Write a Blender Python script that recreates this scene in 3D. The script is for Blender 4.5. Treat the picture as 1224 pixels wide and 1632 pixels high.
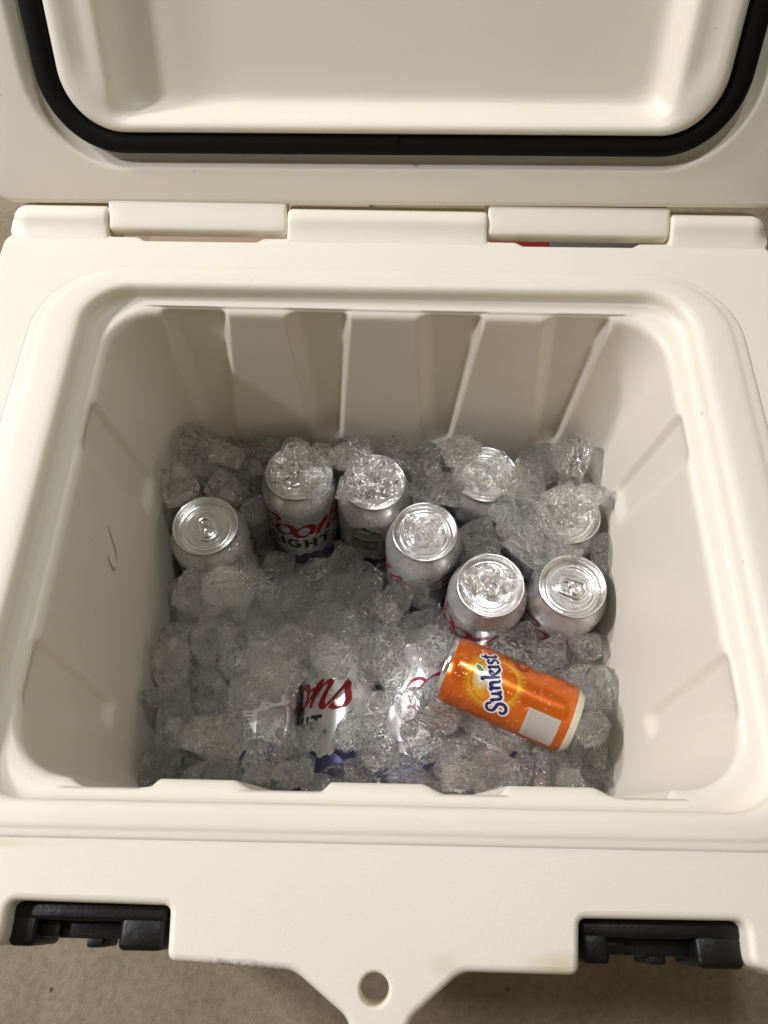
import bpy, bmesh, math, random
from mathutils import Vector, Matrix, noise, Euler

for o in list(bpy.data.objects):
    bpy.data.objects.remove(o)
S = bpy.context.scene
C = S.collection
R = math.radians
DZ = 0.345                      # height of the cooler's deck above the floor

# ------------------------------------------------------------------ camera
cd = bpy.data.cameras.new('camera')
cam = bpy.data.objects.new('camera', cd)
C.objects.link(cam)
cd.sensor_fit = 'VERTICAL'
cd.sensor_height = 32.0
cd.lens = 1226.0 / 1632.0 * 32.0
cd.clip_start = 0.01
cd.clip_end = 50
P, RO = R(62.5), R(1.2)
fw = Vector((0, math.cos(P), -math.sin(P)))
up = Vector((0, math.sin(P), math.cos(P)))
rt = Vector((1, 0, 0))
xr = rt * math.cos(RO) + up * math.sin(RO)
yr = up * math.cos(RO) - rt * math.sin(RO)
m = Matrix((xr, yr, -fw)).transposed().to_4x4()
m.translation = Vector((0, 0, DZ + 0.42))
cam.matrix_world = m
S.camera = cam

# ------------------------------------------------------------------ light
w = bpy.data.worlds.new('World')
S.world = w
w.use_nodes = True
bgn = w.node_tree.nodes['Background']
bgn.inputs[0].default_value = (1.0, 0.88, 0.68, 1)
bgn.inputs[1].default_value = 0.16

def lamp(name, loc, target, power, size, col):
    l = bpy.data.lights.new(name, 'AREA')
    l.shape = 'DISK'
    l.size = size
    l.energy = power
    l.color = col
    o = bpy.data.objects.new(name, l)
    C.objects.link(o)
    o.location = loc
    o.rotation_euler = (Vector(target) - Vector(loc)).to_track_quat('-Z', 'Y').to_euler()
    return o
# two bulbs of one ceiling fixture, up and to the left of the cooler
LD = Vector((-0.76, 0.14, 0.66)).normalized() * 2.3
TG = Vector((0, 0.2, DZ))
lamp('bulb_lamp', TG + LD + Vector((0.06, 0.27, 0.06)), TG, 26.5, 0.18, (1.0, 0.965, 1.02))
lamp('bulb_lamp', TG + LD - Vector((0.06, 0.27, 0.06)), TG, 26.5, 0.18, (1.0, 0.965, 1.02))

# added overhead helper lamp, no known fixture: fills the ice bed and makes glints
lamp('glint_fill_lamp', (0.16, 0.62, DZ + 1.70), (0.05, 0.2, DZ - 0.15), 7.5, 0.13, (0.95, 0.97, 1.0))

vs = S.view_settings
vs.view_transform = 'Standard'
vs.look = 'None'
vs.exposure = 0.0
vs.gamma = 1.0
S.render.engine = 'CYCLES'
cy = S.cycles
cy.use_denoising = True
cy.max_bounces = 64
cy.diffuse_bounces = 14
cy.glossy_bounces = 20
cy.transmission_bounces = 56
cy.transparent_max_bounces = 48
cy.caustics_reflective = False
cy.caustics_refractive = True
cy.blur_glossy = 0.7
cy.sample_clamp_indirect = 0.0

# ------------------------------------------------------------------ nodes
class NT:
    def __init__(s, name):
        s.m = bpy.data.materials.new(name)
        s.m.use_nodes = True
        s.t = s.m.node_tree
        s.t.nodes.clear()
        s.out = s.t.nodes.new('ShaderNodeOutputMaterial')
    def n(s, typ, **kw):
        nd = s.t.nodes.new('ShaderNode' + typ)
        ins = kw.pop('ins', {})
        for k, v in kw.items():
            setattr(nd, k, v)
        for k, v in ins.items():
            s.set(nd.inputs[k], v)
        return nd
    def set(s, sock, v):
        if isinstance(v, bpy.types.NodeSocket):
            s.t.links.new(v, sock)
        elif isinstance(v, (tuple, list)) and len(v) == 3 and sock.type == 'RGBA':
            sock.default_value = (*v, 1)
        else:
            sock.default_value = v
    def math(s, op, a, b=0.0, c=0.0, clamp=False):
        nd = s.n('Math', operation=op, use_clamp=clamp)
        s.set(nd.inputs[0], a); s.set(nd.inputs[1], b); s.set(nd.inputs[2], c)
        return nd.outputs[0]
    def mix(s, f, a, b):
        nd = s.n('Mix', data_type='RGBA')
        s.set(nd.inputs[0], f); s.set(nd.inputs[6], a); s.set(nd.inputs[7], b)
        return nd.outputs[2]
    def ramp(s, f, stops):
        nd = s.n('ValToRGB')
        s.set(nd.inputs[0], f)
        el = nd.color_ramp.elements
        while len(el) < len(stops):
            el.new(0.5)
        for e, (p, c) in zip(el, stops):
            e.position = p
            e.color = (*c, 1) if len(c) == 3 else c
        return nd.outputs[0]
    def smooth(s, v, lo, hi):
        nd = s.n('MapRange', interpolation_type='SMOOTHSTEP')
        s.set(nd.inputs[0], v); s.set(nd.inputs[1], lo); s.set(nd.inputs[2], hi)
        return nd.outputs[0]
    def noise(s, vec, scale, detail=3, rough=0.5):
        nd = s.n('TexNoise', ins={'Scale': scale, 'Detail': detail, 'Roughness': rough})
        if vec is not None:
            s.set(nd.inputs['Vector'], vec)
        return nd.outputs[0]
    def obj(s):
        return s.n('TexCoord').outputs['Object']
    def bump(s, h, strength, dist, normal=None):
        nd = s.n('Bump', ins={'Strength': strength, 'Distance': dist, 'Height': h})
        if normal is not None:
            s.set(nd.inputs['Normal'], normal)
        return nd.outputs[0]
    def done(s, sh):
        s.t.links.new(sh, s.out.inputs[0])
        return s.m
    def pbr(s, **kw):
        return s.n('BsdfPrincipled', ins={k.replace('_', ' '): v for k, v in kw.items()}).outputs[0]

def simple(name, col, rough, metal=0.0, bump=None, **kw):
    t = NT(name)
    ins = {'Base Color': col, 'Roughness': rough, 'Metallic': metal}
    if bump:
        ins['Normal'] = t.bump(t.noise(t.obj(), bump[0], 4), bump[1], bump[2])
    ins.update(kw)
    nd = t.n('BsdfPrincipled', ins=ins)
    return t.done(nd.outputs[0])

def spot_mask(t, pos, c, r, soft, wob=0.0):
    """an irregular stain of its own shape round the point c"""
    v = t.n('VectorMath', operation='SUBTRACT')
    t.set(v.inputs[0], pos); v.inputs[1].default_value = c
    sc = t.n('VectorMath', operation='MULTIPLY')
    t.set(sc.inputs[0], v.outputs[0]); sc.inputs[1].default_value = (1 / r[0], 1 / r[1], 1 / r[2])
    ln = t.n('VectorMath', operation='LENGTH')
    t.set(ln.inputs[0], sc.outputs[0])
    d = t.math('ADD', ln.outputs['Value'], t.math('MULTIPLY', t.math('SUBTRACT', t.noise(pos, 120, 4), 0.5), wob))
    return t.math('SUBTRACT', 1.0, t.smooth(d, 1.0 - soft, 1.0))

def plastic():
    t = NT('white_moulded_plastic')
    p = t.obj()
    n1 = t.noise(p, 7, 3)
    col = t.mix(t.smooth(n1, 0.35, 0.7), (0.818, 0.778, 0.662), (0.80, 0.758, 0.636))
    # thumbed grime on the tab, dark rub marks along the front lip, a drip stain in the groove
    g = t.noise(p, 420, 5, 0.7)
    col = t.mix(t.math('MULTIPLY', spot_mask(t, p, (0.088, -0.021, -0.002), (0.022, 0.009, 0.02), 0.9, 0.5), 0.45), col, (0.50, 0.42, 0.18))
    col = t.mix(t.math('MULTIPLY', spot_mask(t, p, (0.034, -0.022, -0.002), (0.012, 0.007, 0.02), 0.9, 0.5), 0.22), col, (0.48, 0.43, 0.22))
    rub = t.math('MULTIPLY', spot_mask(t, p, (-0.07, -0.0245, -0.003), (0.036, 0.0050, 0.01), 0.8, 0.8), t.smooth(g, 0.42, 0.56))
    col = t.mix(t.math('MULTIPLY', rub, 0.75), col, (0.17, 0.13, 0.15))
    drip = t.math('MULTIPLY', spot_mask(t, p, (-0.20, 0.0275, 0.0), (0.05, 0.004, 0.01), 0.9, 0.5), 0.4)
    col = t.mix(drip, col, (0.60, 0.47, 0.22))
    specks = t.smooth(t.noise(p, 160, 1), 0.80, 0.86)
    col = t.mix(t.math('MULTIPLY', specks, 0.5), col, (0.35, 0.30, 0.24))
    h = t.math('ADD', t.noise(p, 900, 2), t.math('MULTIPLY', t.noise(p, 22, 2), 2.5))
    nrm = t.bump(h, 0.10, 0.001)
    rough = t.math('ADD', 0.38, t.math('MULTIPLY', t.noise(p, 35, 4), 0.16))
    nd = t.n('BsdfPrincipled', ins={'Base Color': col, 'Roughness': rough, 'Normal': nrm, 'IOR': 1.5,
                                   'Subsurface Weight': 0.25, 'Subsurface Radius': (1.0, 0.8, 0.5), 'Subsurface Scale': 0.006})
    return t.done(nd.outputs[0])

def concrete():
    t = NT('concrete_floor')
    p = t.obj()
    a = t.noise(p, 9, 6, 0.65)
    b = t.noise(p, 140, 4, 0.6)
    c = t.noise(p, 520, 2, 0.5)
    col = t.mix(t.smooth(a, 0.3, 0.72), (0.262, 0.216, 0.140), (0.355, 0.295, 0.195))
    col = t.mix(t.math('MULTIPLY', t.smooth(b, 0.38, 0.70), 0.32), col, (0.12, 0.095, 0.06))
    col = t.mix(t.math('MULTIPLY', t.smooth(c, 0.50, 0.78), 0.22), col, (0.50, 0.43, 0.32))
    vo = t.n('TexVoronoi', ins={'Scale': 38.0, 'Vector': p})
    pit = t.math('SUBTRACT', 1.0, t.smooth(vo.outputs['Distance'], 0.03, 0.10))
    col = t.mix(t.math('MULTIPLY', pit, t.smooth(a, 0.5, 0.6)), col, (0.06, 0.045, 0.03))
    rust = t.math('MULTIPLY', t.smooth(t.noise(p, 14, 2), 0.62, 0.74), 0.35)
    col = t.mix(rust, col, (0.33, 0.19, 0.07))
    h = t.math('SUBTRACT', t.math('ADD', b, t.math('MULTIPLY', c, 0.5)), pit)
    nd = t.n('BsdfPrincipled', ins={'Base Color': col, 'Roughness': 0.8, 'Normal': t.bump(h, 0.5, 0.002)})
    return t.done(nd.outputs[0])

def ice_mat():
    t = NT('wet_clear_ice')
    p = t.obj()
    oi = t.n('ObjectInfo').outputs['Random']
    pv = t.n('VectorMath', operation='ADD')
    t.set(pv.inputs[0], p); t.set(pv.inputs[1], t.math('MULTIPLY', oi, 30.0))
    p = pv.outputs[0]                       # object space: one unit is half a cube
    f1 = t.noise(p, 1.6, 2, 0.5)
    f2 = t.noise(p, 7.0, 4, 0.6)
    f4 = t.noise(p, 3.6, 1, 0.4)
    f3 = t.noise(p, 26.0, 2, 0.6)
    crack = t.n('TexVoronoi', feature='DISTANCE_TO_EDGE', ins={'Scale': 1.35, 'Vector': p}).outputs['Distance']
    ck = t.math('MULTIPLY', t.math('SUBTRACT', 1.0, t.smooth(crack, 0.0, 0.03)), t.smooth(f2, 0.45, 0.6))
    patch = t.smooth(t.noise(p, 1.1, 2), 0.44, 0.60)
    fine = t.math('MULTIPLY', t.noise(p, 11.0, 1, 0.4), 0.16)
    h = t.math('ADD', t.math('ADD', t.math('MULTIPLY', f1, 1.0), t.math('MULTIPLY', f4, 0.35)), t.math('MULTIPLY', fine, patch))
    nrm = t.bump(h, 1.0, 0.021)
    # frosted edges, speckled patches of trapped bubbles and thin crack lines scatter light
    pt = t.n('NewGeometry').outputs['Pointiness']
    edge = t.math('MULTIPLY', t.smooth(pt, 0.54, 0.63), t.smooth(f2, 0.36, 0.60))
    speck = t.math('MULTIPLY', t.smooth(t.noise(p, 12.0, 3, 0.65), 0.54, 0.62), t.smooth(t.noise(p, 1.9, 3), 0.47, 0.60))
    frost = t.math('MULTIPLY', t.smooth(t.noise(p, 1.5, 4, 0.65), 0.48, 0.74), t.math('ADD', 0.15, oi))
    rough = t.math('MULTIPLY', frost, 0.05)
    refr = t.n('BsdfGlass', ins={'Color': (0.998, 1.0, 0.998), 'Roughness': rough, 'IOR': 1.31, 'Normal': nrm}).outputs[0]
    tr = t.n('BsdfTransparent', ins={'Color': (0.99, 0.992, 0.99)}).outputs[0]
    mx = t.n('MixShader', ins={0: 0.12})
    t.set(mx.inputs[1], refr); t.set(mx.inputs[2], tr)
    df = t.n('BsdfDiffuse', ins={'Color': (0.93, 0.935, 0.94), 'Normal': nrm}).outputs[0]
    tl = t.n('BsdfTranslucent', ins={'Color': (0.93, 0.935, 0.94), 'Normal': nrm}).outputs[0]
    cl = t.n('MixShader', ins={0: 0.45})
    t.set(cl.inputs[1], df); t.set(cl.inputs[2], tl)
    amt = t.math('ADD', t.math('MULTIPLY', frost, 0.05), t.math('MULTIPLY', ck, 0.15))
    amt = t.math('ADD', amt, t.math('MULTIPLY', edge, 0.45))
    amt = t.math('ADD', amt, t.math('MULTIPLY', speck, 0.25))
    amt = t.math('ADD', amt, 0.002, clamp=True)
    m2 = t.n('MixShader')
    t.set(m2.inputs[0], amt); t.set(m2.inputs[1], mx.outputs[0]); t.set(m2.inputs[2], cl.outputs[0])
    hg = t.math('ADD', t.math('MULTIPLY', f1, 1.1), t.math('MULTIPLY', t.math('ADD', f2, t.math('MULTIPLY', f3, 0.25)), t.math('ADD', 0.12, t.math('MULTIPLY', patch, 0.5))))
    nrmg = t.bump(hg, 1.0, 0.05)
    fr = t.n('Fresnel', ins={'IOR': 1.33, 'Normal': nrm}).outputs[0]
    gl = t.n('BsdfGlossy', ins={'Color': (1, 1, 1), 'Roughness': t.math('ADD', 0.04, t.math('MULTIPLY', patch, 0.06)), 'Normal': nrmg}).outputs[0]
    m3 = t.n('MixShader')
    bf = t.n('NewGeometry').outputs['Backfacing']
    t.set(m3.inputs[0], t.math('MULTIPLY', fr, t.math('SUBTRACT', 1.0, bf))); t.set(m3.inputs[1], m2.outputs[0]); t.set(m3.inputs[2], gl)
    return t.done(m3.outputs[0])

def can_metal():
    t = NT('frosty_silver_can')
    p = t.obj()
    nn = t.noise(p, 220, 4, 0.6)
    rough = t.math('ADD', 0.21, t.math('MULTIPLY', nn, 0.16))
    drops = t.n('TexVoronoi', feature='SMOOTH_F1', ins={'Scale': 300.0, 'Vector': p}).outputs['Distance']
    h = t.math('MULTIPLY', t.math('SUBTRACT', 1.0, t.smooth(drops, 0.1, 0.45)), t.smooth(t.noise(p, 60, 2), 0.5, 0.62))
    nd = t.n('BsdfPrincipled', ins={'Base Color': (0.80, 0.79, 0.775), 'Metallic': 0.78, 'Roughness': rough,
                                   'Normal': t.bump(h, 0.35, 0.0006)})
    return t.done(nd.outputs[0])

def lid_metal():
    t = NT('bare_aluminium')
    p = t.obj()
    mp = t.n('Mapping', ins={'Vector': p, 'Scale': (40, 900, 40)})
    br = t.noise(mp.outputs[0], 1.0, 3, 0.6)
    wet = t.noise(p, 130, 3)
    h = t.math('ADD', t.math('MULTIPLY', br, 0.01), t.smooth(wet, 0.52, 0.60))
    nd = t.n('BsdfPrincipled', ins={'Base Color': (0.82, 0.81, 0.79), 'Metallic': 1.0,
                                   'Roughness': t.math('ADD', 0.19, t.math('MULTIPLY', br, 0.06)),
                                   'Normal': t.bump(h, 0.10, 0.0004)})
    return t.done(nd.outputs[0])

def orange_print():
    """printed sleeve of the orange can: uv is (metres round the can, metres up the can)"""
    t = NT('orange_printed_can')
    uv = t.n('UVMap').outputs[0]
    sx = t.n('SeparateXYZ', ins={0: uv})
    u, v = sx.outputs[0], sx.outputs[1]
    du, dv = t.math('SUBTRACT', u, SUN[0]), t.math('SUBTRACT', v, SUN[1])
    d = t.math('SQRT', t.math('ADD', t.math('MULTIPLY', du, du), t.math('MULTIPLY', dv, dv)))
    ang = t.math('ARCTAN2', dv, du)
    rays = t.math('ADD', 0.5, t.math('MULTIPLY', t.math('SINE', t.math('MULTIPLY', ang, 42.0)), 0.5))
    halo = t.math('SUBTRACT', 1.0, t.smooth(d, 0.0175, t.math('ADD', 0.0238, t.math('MULTIPLY', rays, 0.003))))
    base = t.mix(t.smooth(t.noise(uv, 40, 2), 0.35, 0.65), (0.70, 0.150, 0.008), (0.62, 0.112, 0.007))
    col = t.mix(t.math('MULTIPLY', halo, 0.85), base, (0.90, 0.50, 0.03))
    disc = t.math('SUBTRACT', 1.0, t.smooth(d, 0.0176, 0.0182))
    # inside the disc: yellow bottom-left, deep orange on the other side
    g = t.math('ADD', t.math('MULTIPLY', du, 0.2), t.math('MULTIPLY', dv, -1.0))
    dcol = t.mix(t.smooth(g, -0.014, 0.004), (0.92, 0.50, 0.02), (0.78, 0.17, 0.006))
    dd = t.math('SQRT', t.math('ADD', t.math('POWER', t.math('SUBTRACT', du, -0.001), 2.0), t.math('POWER', t.math('SUBTRACT', dv, 0.0085), 2.0)))
    dcol = t.mix(t.math('SUBTRACT', 1.0, t.smooth(dd, 0.002, 0.0105)), dcol, (0.96, 0.88, 0.62))
    edge = t.math('MULTIPLY', t.smooth(d, 0.0150, 0.0172), 0.8)
    dcol = t.mix(edge, dcol, (0.75, 0.17, 0.008))
    col = t.mix(disc, col, dcol)
    # condensation drops, printed and real
    vo = t.n('TexVoronoi', feature='F1', ins={'Scale': 260.0, 'Randomness': 1.0})
    t.set(vo.inputs['Vector'], uv)
    rnd = t.n('SeparateXYZ', ins={0: vo.outputs['Color']}).outputs[0]
    rad = t.math('ADD', 0.10, t.math('MULTIPLY', rnd, 0.26))
    on = t.math('GREATER_THAN', rnd, 0.42)
    drop = t.math('MULTIPLY', t.math('SUBTRACT', 1.0, t.smooth(vo.outputs['Distance'], t.math('MULTIPLY', rad, 0.55), rad)), on)
    ring = t.math('MULTIPLY', t.math('MULTIPLY', drop, t.math('SUBTRACT', 1.0, drop)), 2.0)
    col = t.mix(t.math('MULTIPLY', ring, 0.8), col, (0.95, 0.62, 0.38))
    nd = t.n('BsdfPrincipled', ins={'Base Color': col, 'Metallic': 0.5, 'Roughness': 0.23,
                                   'Coat Weight': 0.4, 'Coat Roughness': 0.1,
                                   'Normal': t.bump(drop, 0.5, 0.0005)})
    return t.done(nd.outputs[0])

SUN = (0.002, 0.0665)
M = dict(
    plastic=plastic(), concrete=concrete(), ice=ice_mat(), can=can_metal(), lid=lid_metal(), orange=orange_print(),
    rubber=simple('black_gasket_rubber', (0.0016, 0.0015, 0.0014), 0.75, bump=(500, 0.1, 0.0005), **{'Specular IOR Level': 0.2}),
    latch=simple('black_latch_rubber', (0.0050, 0.0047, 0.0043), 0.42, bump=(260, 0.35, 0.0008), **{'Specular IOR Level': 0.35}),
    red=simple('red_print', (0.33, 0.006, 0.016), 0.35, 0.25),
    ink=simple('dark_green_print', (0.022, 0.035, 0.028), 0.4, 0.1),
    black=simple('black_print', (0.015, 0.015, 0.017), 0.4),
    blue=simple('blue_print', (0.075, 0.075, 0.17), 0.35, 0.5),
    navy=simple('navy_print', (0.012, 0.014, 0.10), 0.35, 0.1),
    white=simple('white_print', (0.78, 0.76, 0.74), 0.35, 0.1),
    green=simple('green_print', (0.06, 0.25, 0.03), 0.35),
    grey=simple('silver_panel_print', (0.50, 0.475, 0.43), 0.42, 0.25),
    greyline=simple('grey_print', (0.36, 0.34, 0.30), 0.5),
    pale=simple('pale_tin', (0.80, 0.77, 0.66), 0.30, 0.5),
    card=simple('brown_cardboard', (0.42, 0.30, 0.22), 0.85, bump=(90, 0.3, 0.001)),
    redcard=simple('red_carton_print', (0.27, 0.012, 0.012), 0.55),
    greycard=simple('grey_carton_print', (0.13, 0.118, 0.122), 0.6),
    scuff=simple('dark_scuff', (0.40, 0.345, 0.25), 0.6),
)

# ------------------------------------------------------------------ helpers
def mesh(name, vs_, fs, mat, smooth=True, sharp=None):
    me = bpy.data.meshes.new(name)
    me.from_pydata([tuple(v) for v in vs_], [], fs)
    me.validate()
    me.polygons.foreach_set('use_smooth', [smooth] * len(me.polygons))
    if sharp:
        me.set_sharp_from_angle(angle=R(sharp))
    mats = mat if isinstance(mat, (list, tuple)) else [mat]
    for x in mats:
        me.materials.append(x)
    me.update()
    return me

def link(name, me, parent=None, loc=(0, 0, 0), rot=None):
    o = bpy.data.objects.new(name, me)
    C.objects.link(o)
    o.location = loc
    if rot is not None:
        o.rotation_euler = rot
    if parent is not None:
        o.parent = parent
    return o

def tag(o, label=None, cat=None, group=None, kind=None):
    if label: o['label'] = label
    if cat: o['category'] = cat
    if group: o['group'] = group
    if kind: o['kind'] = kind
    return o

def fix_normals(me):
    bm = bmesh.new(); bm.from_mesh(me)
    bmesh.ops.recalc_face_normals(bm, faces=bm.faces)
    bm.to_mesh(me); bm.free()

def bridge(loops, close_last=True, close_first=False, flip=False):
    n = len(loops[0]); vs_ = [v for l in loops for v in l]; fs = []
    for k in range(len(loops) - 1):
        a, b = k * n, (k + 1) * n
        for i in range(n):
            j = (i + 1) % n
            f = (a + i, a + j, b + j, b + i)
            fs.append(f[::-1] if flip else f)
    if close_last:
        l = list(range((len(loops) - 1) * n, len(loops) * n))
        fs.append(l[::-1] if flip else l)
    if close_first:
        l = list(range(n))
        fs.append(l if flip else l[::-1])
    return vs_, fs

def rr(x0, x1, y0, y1, r, nx=40, ny=30, nc=10):
    """rounded rectangle, counter-clockwise from the front left; constant topology"""
    r = min(r, (x1 - x0) / 2 - 1e-4, (y1 - y0) / 2 - 1e-4)
    pts = []
    def side(a, b, n):
        for i in range(n):
            f = i / n
            pts.append((a[0] + (b[0] - a[0]) * f, a[1] + (b[1] - a[1]) * f))
    def arc(cx, cy_, a0):
        for i in range(nc):
            a = a0 + (math.pi / 2) * i / nc
            pts.append((cx + r * math.cos(a), cy_ + r * math.sin(a)))
    side((x0 + r, y0), (x1 - r, y0), nx); arc(x1 - r, y0 + r, -math.pi / 2)
    side((x1, y0 + r), (x1, y1 - r), ny); arc(x1 - r, y1 - r, 0)
    side((x1 - r, y1), (x0 + r, y1), nx); arc(x0 + r, y1 - r, math.pi / 2)
    side((x0, y1 - r), (x0, y0 + r), ny); arc(x0 + r, y0 + r, math.pi)
    return pts

def fillet(poly, n=6):
    """polygon of (x, y, r) with every corner rounded"""
    out = []
    N = len(poly)
    for i in range(N):
        p0 = Vector(poly[i - 1][:2]); p = Vector(poly[i][:2]); p1 = Vector(poly[(i + 1) % N][:2]); r = poly[i][2]
        a = (p0 - p); b = (p1 - p)
        la, lb = a.length, b.length
        a.normalize(); b.normalize()
        ang = a.angle(b)
        if ang > math.pi - 0.02:
            out.append(p); continue
        t = min(r / math.tan(ang / 2), la * 0.48, lb * 0.48)
        q0, q1 = p + a * t, p + b * t
        for k in range(n + 1):
            f = k / n
            out.append(q0 * (1 - f) ** 2 + p * 2 * f * (1 - f) + q1 * f * f)
    return out

def inset(pts, d):
    out = []
    N = len(pts)
    for i in range(N):
        a = (pts[i] - pts[i - 1]); b = (pts[(i + 1) % N] - pts[i])
        if a.length < 1e-9: a = b
        if b.length < 1e-9: b = a
        na = Vector((-a.y, a.x)).normalized(); nb = Vector((-b.y, b.x)).normalized()
        nn = na + nb
        if nn.length < 1e-6: nn = na
        nn.normalize()
        out.append(pts[i] + nn * d / max(0.5, nn.dot(na)))
    return out

def sstep(a, b, x):
    t = max(0.0, min(1.0, (x - a) / (b - a)))
    return t * t * (3 - 2 * t)

def lathe(prof, n=64, uv=False):
    """prof: (radius, z) from bottom to top"""
    vs_, fs, uvs = [], [], []
    for (r, z) in prof:
        for i in range(n):
            a = -math.pi / 2 + 2 * math.pi * i / n
            vs_.append((r * math.cos(a), r * math.sin(a), z))
    for k in range(len(prof) - 1):
        for i in range(n):
            j = (i + 1) % n
            fs.append((k * n + i, k * n + j, (k + 1) * n + j, (k + 1) * n + i))
    return vs_, fs

def box_bm(bm, x0, x1, y0, y1, z0, z1, bev=0.0015, seg=2):
    b = bmesh.new()
    bmesh.ops.create_cube(b, size=1)
    for v in b.verts:
        v.co = Vector(((x0 + x1) / 2 + v.co.x * (x1 - x0), (y0 + y1) / 2 + v.co.y * (y1 - y0), (z0 + z1) / 2 + v.co.z * (z1 - z0)))
    bmesh.ops.bevel(b, geom=list(b.edges), offset=bev, segments=seg, affect='EDGES', profile=0.5)
    me = bpy.data.meshes.new('tmp'); b.to_mesh(me); b.free()
    bm.from_mesh(me); bpy.data.meshes.remove(me)

# ------------------------------------------------------------------ floor
fl = mesh('floor', [(-4, -4, 0), (4, -4, 0), (4, 4, 0), (-4, 4, 0)], [(0, 1, 2, 3)], M['concrete'], False)
tag(link('floor', fl), 'bare brown concrete floor under the cooler', kind='structure')

# ------------------------------------------------------------------ cooler
BASE = (0, 0.22, 0)
cooler = bpy.data.objects.new('cooler', None)
C.objects.link(cooler)
cooler.location = BASE
tag(cooler, 'white hard cooler standing open, filled with ice and drink cans', 'cooler')
OFF = (0, -0.22, DZ)
def cpart(name, me, parent=None):
    return link(name, me, cooler, OFF) if parent is None else link(name, me, parent)

YAW = 0.008
NX, NY, NC = 300, 220, 14
# --- liner: ridge round the opening, step, ledge, ribbed walls, bottom
BACK = [(-0.1710, -0.1185, -0.158, -0.133), (-0.0760, -0.0282, -0.0651, -0.0396), (0.0213, 0.0711, 0.0336, 0.0572), (0.1142, 0.1656, 0.129, 0.153)]
FRONT = [(-0.167, -0.1186, -0.158, -0.131), (-0.0770, -0.0262, -0.066, -0.0396), (0.0250, 0.0690, 0.035, 0.0590), (0.117, 0.158, 0.127, 0.150)]
SIDE = [(0.0960, 0.1400, 0.1125, 0.1285), (0.266, 0.3085, 0.2830, 0.3165)]
def recess(side, c, z):
    f = max(0.0, min(1.0, (-0.013 - z) / 0.147))
    zb = -0.162 if side in 'FB' else -0.135
    d = 0.0
    for (a0, a1, b0, b1) in {'B': BACK, 'F': FRONT}.get(side, SIDE):
        e0, e1 = a0 + (b0 - a0) * f, a1 + (b1 - a1) * f
        mk = sstep(e0 - 0.0020, e0 + 0.0115, c) * (1 - sstep(e1 - 0.0050, e1 + 0.0018, c))
        d = max(d, mk)
    dep = 0.0082 if side in 'FB' else 0.0042
    return d * dep * sstep(zb - 0.005, zb + 0.010, z) * (1.0 - (0.66 if side == 'F' else 0.9) * sstep(-0.0215, -0.0130, z))
def liner_loop(x0, x1, y0, y1, r, z, rib=False, yaw=0.0):
    p2 = rr(x0, x1, y0, y1, r, NX, NY, NC)
    out = []
    idx = 0
    for k, (x, y) in enumerate(p2):
        if rib:
            if k < NX: y -= recess('F', x, z)
            elif NX + NC <= k < NX + NC + NY: x += recess('R', y, z)
            elif NX + NC + NY + NC <= k < 2 * NX + 2 * NC + NY: y += recess('B', x, z)
            elif 2 * NX + 3 * NC + NY <= k < 2 * NX + 3 * NC + 2 * NY: x -= recess('L', y, z)
        out.append((x, y + yaw * x * sstep(0.25, 0.42, y), z))
    return out
loops = []
RID = (-0.2515, 0.2515, 0.0300, 0.4190, 0.060)
STP = (-0.2145, 0.2145, 0.0495, 0.3985, 0.032)
WAL = (-0.2005, 0.2005, 0.0622, 0.3880, 0.034)
def lerp_rect(a, b, f):
    return tuple(a[i] + (b[i] - a[i]) * f for i in range(5))
# raised ridge: rises gently outside, flat, rounds down into the step
for f, z in ((-0.015, -0.0006), (0.02, 0.0002), (0.05, 0.0008), (0.09, 0.0011), (0.18, 0.0012), (0.23, 0.0014), (0.27, 0.0019), (0.32, 0.0023), (0.40, 0.0024), (0.60, 0.0025), (0.76, 0.0023),
             (0.86, 0.0018), (0.93, 0.0002), (0.97, -0.0018), (0.99, -0.0045), (1.0, -0.0075)):
    loops.append(liner_loop(*lerp_rect(RID, STP, f), z, yaw=YAW))
def shr(a, d):
    return (a[0] + d, a[1] - d, a[2] + d, a[3] - d, max(0.004, a[4] - d))
for d, z in ((0.0006, -0.0082), (0.0016, -0.0100), (0.0032, -0.0114), (0.0052, -0.0122)):
    loops.append(liner_loop(*shr(STP, d), z, yaw=YAW * 0.5))
L0 = lerp_rect(shr(STP, 0.0052), WAL, 0.25)
loops.append(liner_loop(*L0, -0.0127))
tn = math.tan(R(4.8))
for d, z in ((-0.0040, -0.0134), (-0.0029, -0.0141), (-0.0017, -0.0151), (-0.0008, -0.0162), (-0.0002, -0.0176)):
    loops.append(liner_loop(*shr(WAL, d), z, rib=True))
ZB = -0.275
NZ = 58
for k in range(NZ + 1):
    z = -0.0195 + (-0.262 + 0.0195) * k / NZ
    loops.append(liner_loop(*shr(WAL, (-0.0174 - z) * tn), z, rib=True))
dw = (0.262 - 0.0174) * tn
for a in (20, 40, 60, 75, 90):
    loops.append(liner_loop(*shr(WAL, dw + 0.013 * (1 - math.cos(R(a)))), -0.262 - 0.013 * math.sin(R(a))))
vv, ff = bridge(loops, True)
me = mesh('liner', vv, ff, M['plastic'])
cpart('liner', me)

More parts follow.
